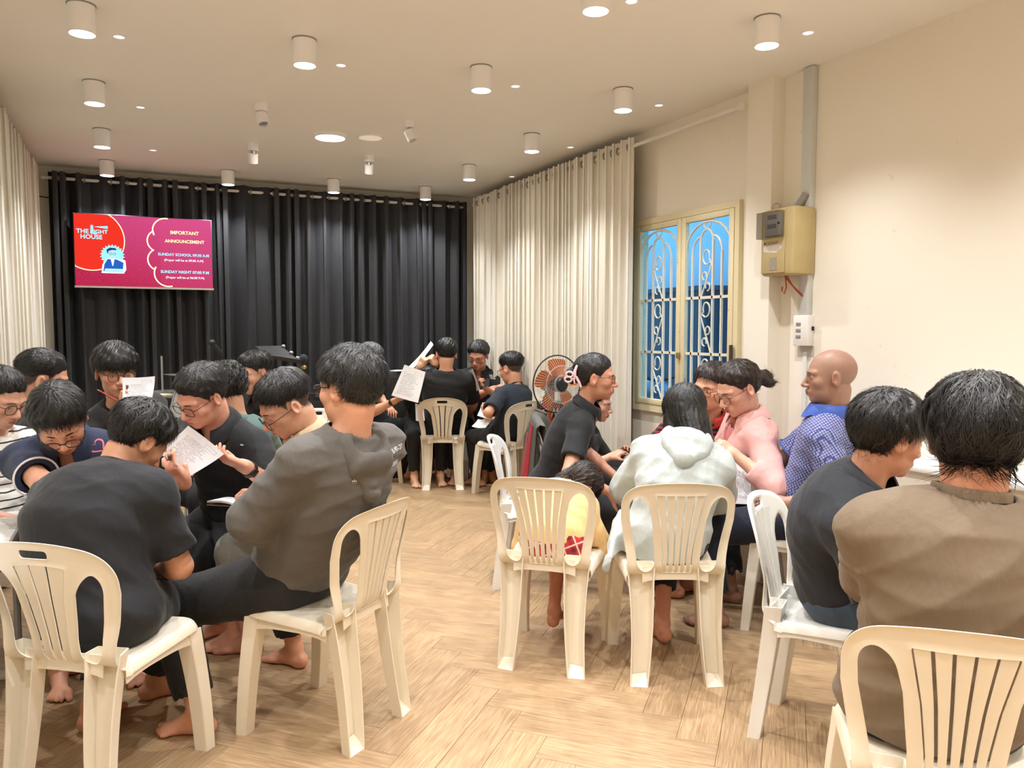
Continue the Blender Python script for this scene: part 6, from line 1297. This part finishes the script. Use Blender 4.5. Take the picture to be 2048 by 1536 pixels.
q0 = W(-2.28, 6.35); lo_ = lambda p: np.array([(p-q0)@RGT, (p-q0)@FWD, p[2]]); tip = lo_(P(440, 703, 6.3)); piv = lo_(P(462, 752, 6.38))
MB().tube([(0, 0, .16), (0, 0, piv[2]-.02)], .011, 8).build('pole', M_dark, mc); MB().tube([piv*1.0+np.array([.05, 0, -.12]), piv, tip], .008, 8).build('boom', M_dark, mc); MB().ell(piv, (.02, .02, .02)).build('clutch', M_grey, mc)
mi = empty('microphone', tuple(P(440, 703, 6.3)), 0, 'black microphone clipped on the boom stand', 'microphone'); d_ = P(422, 683, 6.28)-P(440, 703, 6.3)
MB().tube([d_*-.1, d_*.65], [.011, .016], 10).build('handle', M_dark, mi); MB().ell(d_*.86, (.027, .027, .027), 14).build('grille', plain('dark metal grille', (.05, .05, .05), .35, .8, bump=.5, bs=400), mi)
ms = empty('music_stand', tuple(W(-1.96, 6.35)), rotz_for(0), 'black music stand behind the man with clear glasses', 'music stand'); stand_legs(ms, .2, .25)
q0 = W(-1.96, 6.35); c0 = lo_(P(512, 694, 6.35)); c1 = lo_(P(606, 728, 6.2)); MB().tube([(0, 0, .18), (0, 0, 1.30)], .012, 8).build('pole', M_dark, ms)
c0 = lo_(P(510, 693, 6.45)); c1 = lo_(P(562, 692, 6.65)); c2 = lo_(P(604, 727, 6.30)); c3 = lo_(P(545, 718, 6.10))
MB().sheet(lambda a, b: (c0*(1-a)+c1*a)*(1-b)+(c3*(1-a)+c2*a)*b, 4, 4, .006).build('desk', M_dark, ms, 20); MB().sheet(lambda a, b: c3*(1-a)+c2*a+UP*.03*b-np.array([0, .02, 0])*b, 4, 2, .006).build('ledge', M_dark, ms, 20)
for f in (.12, .5, .8):
    q = c1*(1-f)+c2*f; MB().ell(q+UP*.015, (.018, .012, .014)).build('clip', M_steel, ms)
mc2 = empty('microphone_stand', tuple(W(-1.70, 6.5)), rotz_for(0), 'short microphone stand with a dark blue foam ball right of the music stand', 'microphone stand'); stand_legs(mc2); q0 = W(-1.70, 6.5); p_ = lo_(P(607, 722, 6.45))
MB().tube([(0, 0, .16), p_-UP*.06, p_], .010, 8).build('pole', M_dark, mc2); MB().ell(p_+UP*.02, (.036, .036, .036), 14).build('foam_ball', plain('dark blue foam', (.03, .04, .07), .9, bump=.6, bs=200), mc2); MB().ell(p_-UP*.05, (.025, .02, .02)).build('clamp', plain('brass clamp', (.5, .38, .15), .3, .9), mc2)
tb2 = empty('keyboard_table', tuple(W(-2.55, 5.75)), rotz_for(8), 'low black table with yellow papers beside the smiling young man', 'table')
MB().box((-.16, -.2, .98), (.20, .25, 1.02), 0, .004).build('tabletop', M_dark, tb2)
for xx in (-.13, .17):
    for yy in (-.17, .22): MB().tube([(xx, yy, .98), (xx, yy, 0)], .015, 8).build('leg', M_dark, tb2)
pp = W(-2.56, 5.66, 1.0205); tag(MB().box((-.09, -.07, 0), (.09, .07, .012)).build('paper_pad', plain('pale yellow paper', (.72, .66, .36), .7, var=.08)), 'pale yellow papers lying on the low black table', 'paper').location = pp
o = bpy.data.objects['paper_pad']; o.rotation_euler = (0, 0, rotz_for(20))
cy = empty('cymbal_stand', tuple(W(-2.62, 6.3)), 0, 'cymbal on a slim stand in front of the charcoal curtains', 'cymbal'); stand_legs(cy, .25, .24, 3, M_steel); q0 = W(-2.62, 6.3)
MB().tube([(0, 0, .2), (0, 0, 1.20)], .008, 8).build('pole', M_steel, cy); o = MB().lathe([(.15, 0), (.05, .012), (.03, .03), (0, .034)], (0, 0, 0), (0.1, 0, 1), 28).build('cymbal_plate', plain('worn bronze', (.40, .37, .32), .3, .9), cy); o.location = (0, 0, 1.13)
dr = empty('drum', tuple(W(-2.60, 6.05)), 0, 'small dark tom drum below the cymbal', 'drum'); MB().lathe([(.14, .80), (.14, 1.02), (.135, 1.025), (0, 1.02)], n=24).build('shell', M_dark, dr); MB().lathe([(.143, 1.0), (.143, 1.03), (.138, 1.03)], n=24).build('hoop', M_steel, dr)
for k in range(3): MB().tube([(.12*math.cos(2.1*k), .12*math.sin(2.1*k), .82), (.2*math.cos(2.1*k), .2*math.sin(2.1*k), .01)], .008, 6).build('leg', M_steel, dr)
rd = empty('cymbal_rod', tuple(W(-2.66, 6.0)), 0, 'thin bare metal rod standing left of the cymbal', 'stand'); MB().tube([(0, 0, .02), (0, 0, P(322, 712, 6.0)[2])], .008, 8).build('rod', M_steel, rd); MB().lathe([(.16, 0), (.16, .015), (.02, .03), (0, .03)], n=20).build('base', M_dark, rd); MB().box((-.03, -.02, .98), (.03, .02, 1.03), 0, .004).build('clamp', M_steel, rd)
lp = empty('lyric_stand', tuple(W(-2.14, 5.45)), rotz_for(0), 'grey tilted lyric stand behind the reading man', 'music stand'); q0 = W(-2.14, 5.45); stand_legs(lp, .2, .22)
c0, c1, c2, c3 = [lo_(P(*k)) for k in ((352, 776, 5.5), (388, 778, 5.45), (376, 840, 5.25), (338, 832, 5.3))]; MB().sheet(lambda a, b: (c0*(1-a)+c1*a)*(1-b)+(c3*(1-a)+c2*a)*b, 3, 3, .006).build('desk', plain('grey brown panel', (.17, .155, .13), .5), lp, 20)
MB().tube([c0-UP*.0, c3], .009, 6).build('edge', M_dark, lp); MB().tube([(0, 0, .18), (c0+c1+c2+c3)/4-UP*.02], .012, 8).build('pole', M_dark, lp)
sp_ = empty('speaker_cabinet', tuple(W(-1.16, 8.06)), rotz_for(-12), 'black speaker cabinet with sheets lying on it by the charcoal curtain', 'speaker'); MB().box((-.15, -.15, 0), (.15, .15, 1.07), 0, .008).build('body', M_dark, sp_); MB().box((-.13, -.156, .3), (.13, -.15, 1.02)).build('grille', plain('speaker grille', (.02, .02, .02), .7), sp_, 0)
for k in range(3):
    o = MB().box((-.10, -.07, 0), (.10, .07, .005)).build('paper_sheet', M_paper, None, 0); o.location = W(-1.18+.015*k, 8.04-.02*k, 1.0705+.006*k); o.rotation_euler = (0, 0, k*.25+.3); tag(o, ('lowest', 'middle', 'topmost')[k]+' sheet of the small stack on the black speaker cabinet', 'paper', 'sheets on the speaker')
bc = empty('folding_chair', tuple(W(-1.70, 7.25)), rotz_for(20), 'black tubular folding chair half hidden behind the hooded man', 'chair')
MB().tube([(-.19, -.16, .01), (-.19, -.2, .80), (-.15, -.2, .92), (.15, -.2, .92), (.19, -.2, .80), (.19, -.16, .01)], .013, 8).build('back_frame', M_dark, bc); MB().box((-.18, -.18, .44), (.18, .2, .47), 0, .01).build('seat', M_dark, bc); MB().tube([(-.17, -.12, .45), (-.17, .2, .01)], .012, 8).build('leg', M_dark, bc); MB().tube([(.17, -.12, .45), (.17, .2, .01)], .012, 8).build('leg', M_dark, bc); MB().box((-.16, -.21, .72), (.16, -.19, .86), 0, .008).build('back_pad', M_dark, bc)
chair('A', M_chw, -1.42, 6.02, 150, 'white plastic chair mostly hidden behind the man with round glasses')
# ---------------------------------------------------------------- jacket over the chair back
cs, cd, chd = CHP['p17']; jk = empty('draped_jacket', tuple(W(cs, cd)), rotz_for(chd), 'dark grey and red jacket hung over the back of a white chair', 'jacket')
M_jk = fabric('washed grey nylon', (.085, .085, .075), .55, .12, .6).m; M_jr = fabric('red nylon', (.38, .018, .03), .5, .1, .5).m; M_jb = fabric('black nylon', (.012, .012, .014), .5, .1, .5).m
def drape(a, b, off=.0, x0=-.265, x1=.265, dn=.52):
    x = x0+(x1-x0)*a; L_ = .22+dn; q = b*L_; r = .035+off
    ztop = .885-.05*(abs(x)/.25)**2.5; yb = -.265+.055*(x/.25)**2*.9
    if q < .18: y, z = yb+r, ztop-(.18-q)
    elif q < .26: t_ = (q-.18)/.08*PI; y, z = yb+r*math.cos(t_), ztop+r*.8*math.sin(t_)
    else: y, z = yb-r-.10*(q-.26)*(1 if dn > .3 else .5)-.012*math.sin(x*38+2)*(q-.26)*3, ztop-(q-.26)
    return (x*(1+.10*max(0, q-.26)), y, z)
MB().sheet(lambda a, b: drape(a, b), 22, 26, .006).build('shell', M_jk, jk, 60); MB().sheet(lambda a, b: drape(a, .36+.64*b, .007, .155, .205), 3, 18, .004).build('red_trim', M_jr, jk, 60)
MB().sheet(lambda a, b: drape(a, .40+.6*b, .006, -.02, .155), 8, 16, .004).build('black_panel', M_jb, jk, 60); MB().sheet(lambda a, b: drape(a, .50+.45*b, .010, -.0-.03*b, .11-.03*b), 6, 10, .004).build('red_panel', M_jr, jk, 60); MB().sheet(lambda a, b: drape(a, .42+.5*b, .009, -.10, -.05), 3, 12, .004).build('white_zip_band', M_whitec, jk, 60)
MB().tube([drape(.1, .30, .03), drape(.05, .55, .05), drape(.03, .85, .05), drape(.05, .98, .05)], [.05, .055, .05, .045], 10, flat=.6).build('sleeve', M_jk, jk, 60)
# ---------------------------------------------------------------- things worn: watches, bracelet, hair clip, lettering on clothes
def band(key, q, f, mat, name, r=.034, w_=.008, face=False):
    I = PEOPLE[key]; c = I['EL'][q]+(I['WR'][q]-I['EL'][q])*f-I['origin']; x, y, z = rot_to(I['WR'][q]-I['EL'][q]); mb = MB(); n = 24; vs = []
    for rr in (r, r+.004):
        for zz in (-w_, w_): vs.append([c+z*zz+rr*(x*math.cos(a)+y*math.sin(a)) for a in np.linspace(0, 2*PI, n+1)[:-1]])
    V_ = [p for l_ in (vs[0], vs[1], vs[3], vs[2]) for p in l_]; mb.add(V_, [(i*n+k, i*n+(k+1) % n, ((i+1) % 4)*n+(k+1) % n, ((i+1) % 4)*n+k) for i in range(4) for k in range(n)]); o = mb.build(name, mat, I['root'], 60)
    if face:
        d = nrm((EYE-I['origin'])-c); d = nrm(d-z*(d@z)); MB().box((-.014, -.018, 0), (.014, .018, .008), 0, .003).build('watch_face', mat, o); f_ = o.children[0]; M = Matrix((np.array([z, np.cross(d, z), d]).T).tolist()).to_4x4(); M.translation = Vector(c+d*(r-.001)); f_.matrix_local = M
band('p3', -1, .90, M_dark, 'wristwatch', .031, .010, True); band('p3', 1, .88, M_dark, 'bracelet', .031, .003); band('p11', 1, .93, M_dark, 'wristwatch', .030, .010, True); band('p12', 1, .85, M_steel, 'bracelet', .028, .004)
I = PEOPLE['p16']; L_ = lambda x, y, z: I['hc']+1.08*(x*I['R'][0]+y*I['R'][1]+z*I['R'][2])-I['origin']; M_clip = plain('pale pink plastic', (.80, .55, .58), .35)
cl = MB(); cl.tube([L_(.052, -.098, .058), L_(.062, -.108, .030), L_(.060, -.104, -.012)], [.007, .009, .007], 8)
for q, (a0, b0) in enumerate(((-.020, .010), (-.028, -.016))): cl.tube([L_(.072, -.122+a0*.6+.018*math.cos(a), .0+b0+.014*math.sin(a)) for a in np.linspace(0, 2*PI, 15)[:-1]], .006, 6, closed=True)
cl.tube([L_(.068, -.100, .002), L_(.068, -.082, -.028), L_(.066, -.070, -.052)], [.007, .008, .006], 8); cl.tube([L_(.068, -.112, -.004), L_(.070, -.105, -.035)], [.006, .005], 8); cl.build('hair_clip', M_clip, I['root'], 60)
for key in ('p2', 'p3', 'p5', 'p14', 'p23'):
    I = PEOPLE[key]; I['bvh'] = BVHTree.FromPolygons([tuple(v) for v in I['sV'].tolist()], [tuple(q) for q in I['sQ'].tolist()])
def decal(key, me, u, v, mat, name, roll=0.0, lift=.0016, up=None):
    I = PEOPLE[key]; r = _ray(u, v); r = r/np.linalg.norm(r); h_ = I['bvh'].ray_cast(Vector(EYE), Vector(r))
    if h_[0] is None: return print('decal missed', key, u, v)
    p0 = np.array(h_[0]); n = np.array(h_[1]); n = n if n@r < 0 else -n; up = np.array(up) if up is not None else I['cu']; y = nrm(up-n*(up@n)); x = np.cross(y, n); c_, s_ = math.cos(roll), math.sin(roll); x, y = x*c_+y*s_, y*c_-x*s_
    if len(me.vertices) < 40:
        bm = bmesh.new(); bm.from_mesh(me); bmesh.ops.triangulate(bm, faces=bm.faces[:]); bm.to_mesh(me); bm.free()
    co = np.empty(len(me.vertices)*3, f32); me.vertices.foreach_get('co', co); co = co.reshape(-1, 3); out = []
    for q in co:
        p = p0+x*q[0]+y*q[1]; h2 = I['bvh'].ray_cast(Vector(p+n*.06), Vector(-n), .14); b = np.array(h2[0]) if h2[0] is not None else p; out.append(b+n*lift-I['origin'])
    me.vertices.foreach_set('co', np.array(out, f32).ravel()); me.materials.clear(); me.materials.append(mat); me.update(); link(name, me, None, I['shirt'])
def rect_mesh(w_, h_, n=6):
    mb = MB(); mb.sheet(lambda a, b: ((a-.5)*w_, (b-.5)*h_, 0), n, max(2, n//3)); return mb.mesh('print', M_whitec, 180)
M_prn = plain('pale grey print', (.62, .61, .58), .7, var=.05)
decal('p2', text_mesh('0-90-20', .085, None, True), 793, 898, M_prn, 'lettering'); decal('p2', text_mesh('TERREX', .062, None, True), 790, 926, M_prn, 'lettering')
for k in range(2): decal('p2', rect_mesh(.011, .013, 3), 706+10*k, 909-1*k, M_prn, 'printed_mark')
decal('p2', text_mesh('\\\\', .012, .016, True), 696, 911, M_prn, 'printed_mark'); decal('p2', rect_mesh(.022, .006, 3), 709, 947, M_prn, 'printed_mark'); decal('p2', text_mesh('· · · · · · · · · · · ·', .12, None), 775, 942, M_prn, 'printed_mark')
def bars(): mb = MB(); [mb.add([(x, -.007, 0), (x+.0048, -.007, 0), (x+.0028, h_-.007, 0), (x-.0020, h_-.007, 0)], [(0, 1, 2, 3)]) for x, h_ in ((-.009, .006), (-.002, .0105), (.005, .015))]; return mb.mesh('logo', M_prn, 0)
decal('p2', bars(), 709, 960, M_prn, 'three_bar_logo'); decal('p2', text_mesh('······', .016, None, True), 709, 966, M_prn, 'printed_mark')
decal('p14', text_mesh('THE LIGHT', .075, .024, True), 986, 752, M_whitec, 'lettering'); decal('p14', text_mesh('HOUSE', .05, .018, True), 986, 757, M_whitec, 'lettering')
def heart():
    mb = MB(); pts = [(.0022*16*math.sin(a)**3, .0022*(13*math.cos(a)-5*math.cos(2*a)-2*math.cos(3*a)-math.cos(4*a)), 0) for a in np.linspace(0, 2*PI, 41)[:-1]]; n = len(pts)
    mb.add(pts+[(x*.76, y*.76+.001, 0) for x, y, _ in pts], [(k, (k+1) % n, n+(k+1) % n, n+k) for k in range(n)]); return mb.mesh('heart', M_prn, 180)
decal('p5', heart(), 196, 893, plain('coral print', (.62, .12, .16), .7), 'heart_print', .5)
decal('p3', rect_mesh(.016, .006, 3), 484, 890, M_prn, 'pocket_tab'); decal('p3', rect_mesh(.085, .0022, 8), 497, 890, plain('pocket seam', (.03, .03, .032), .8), 'pocket_seam', .12)
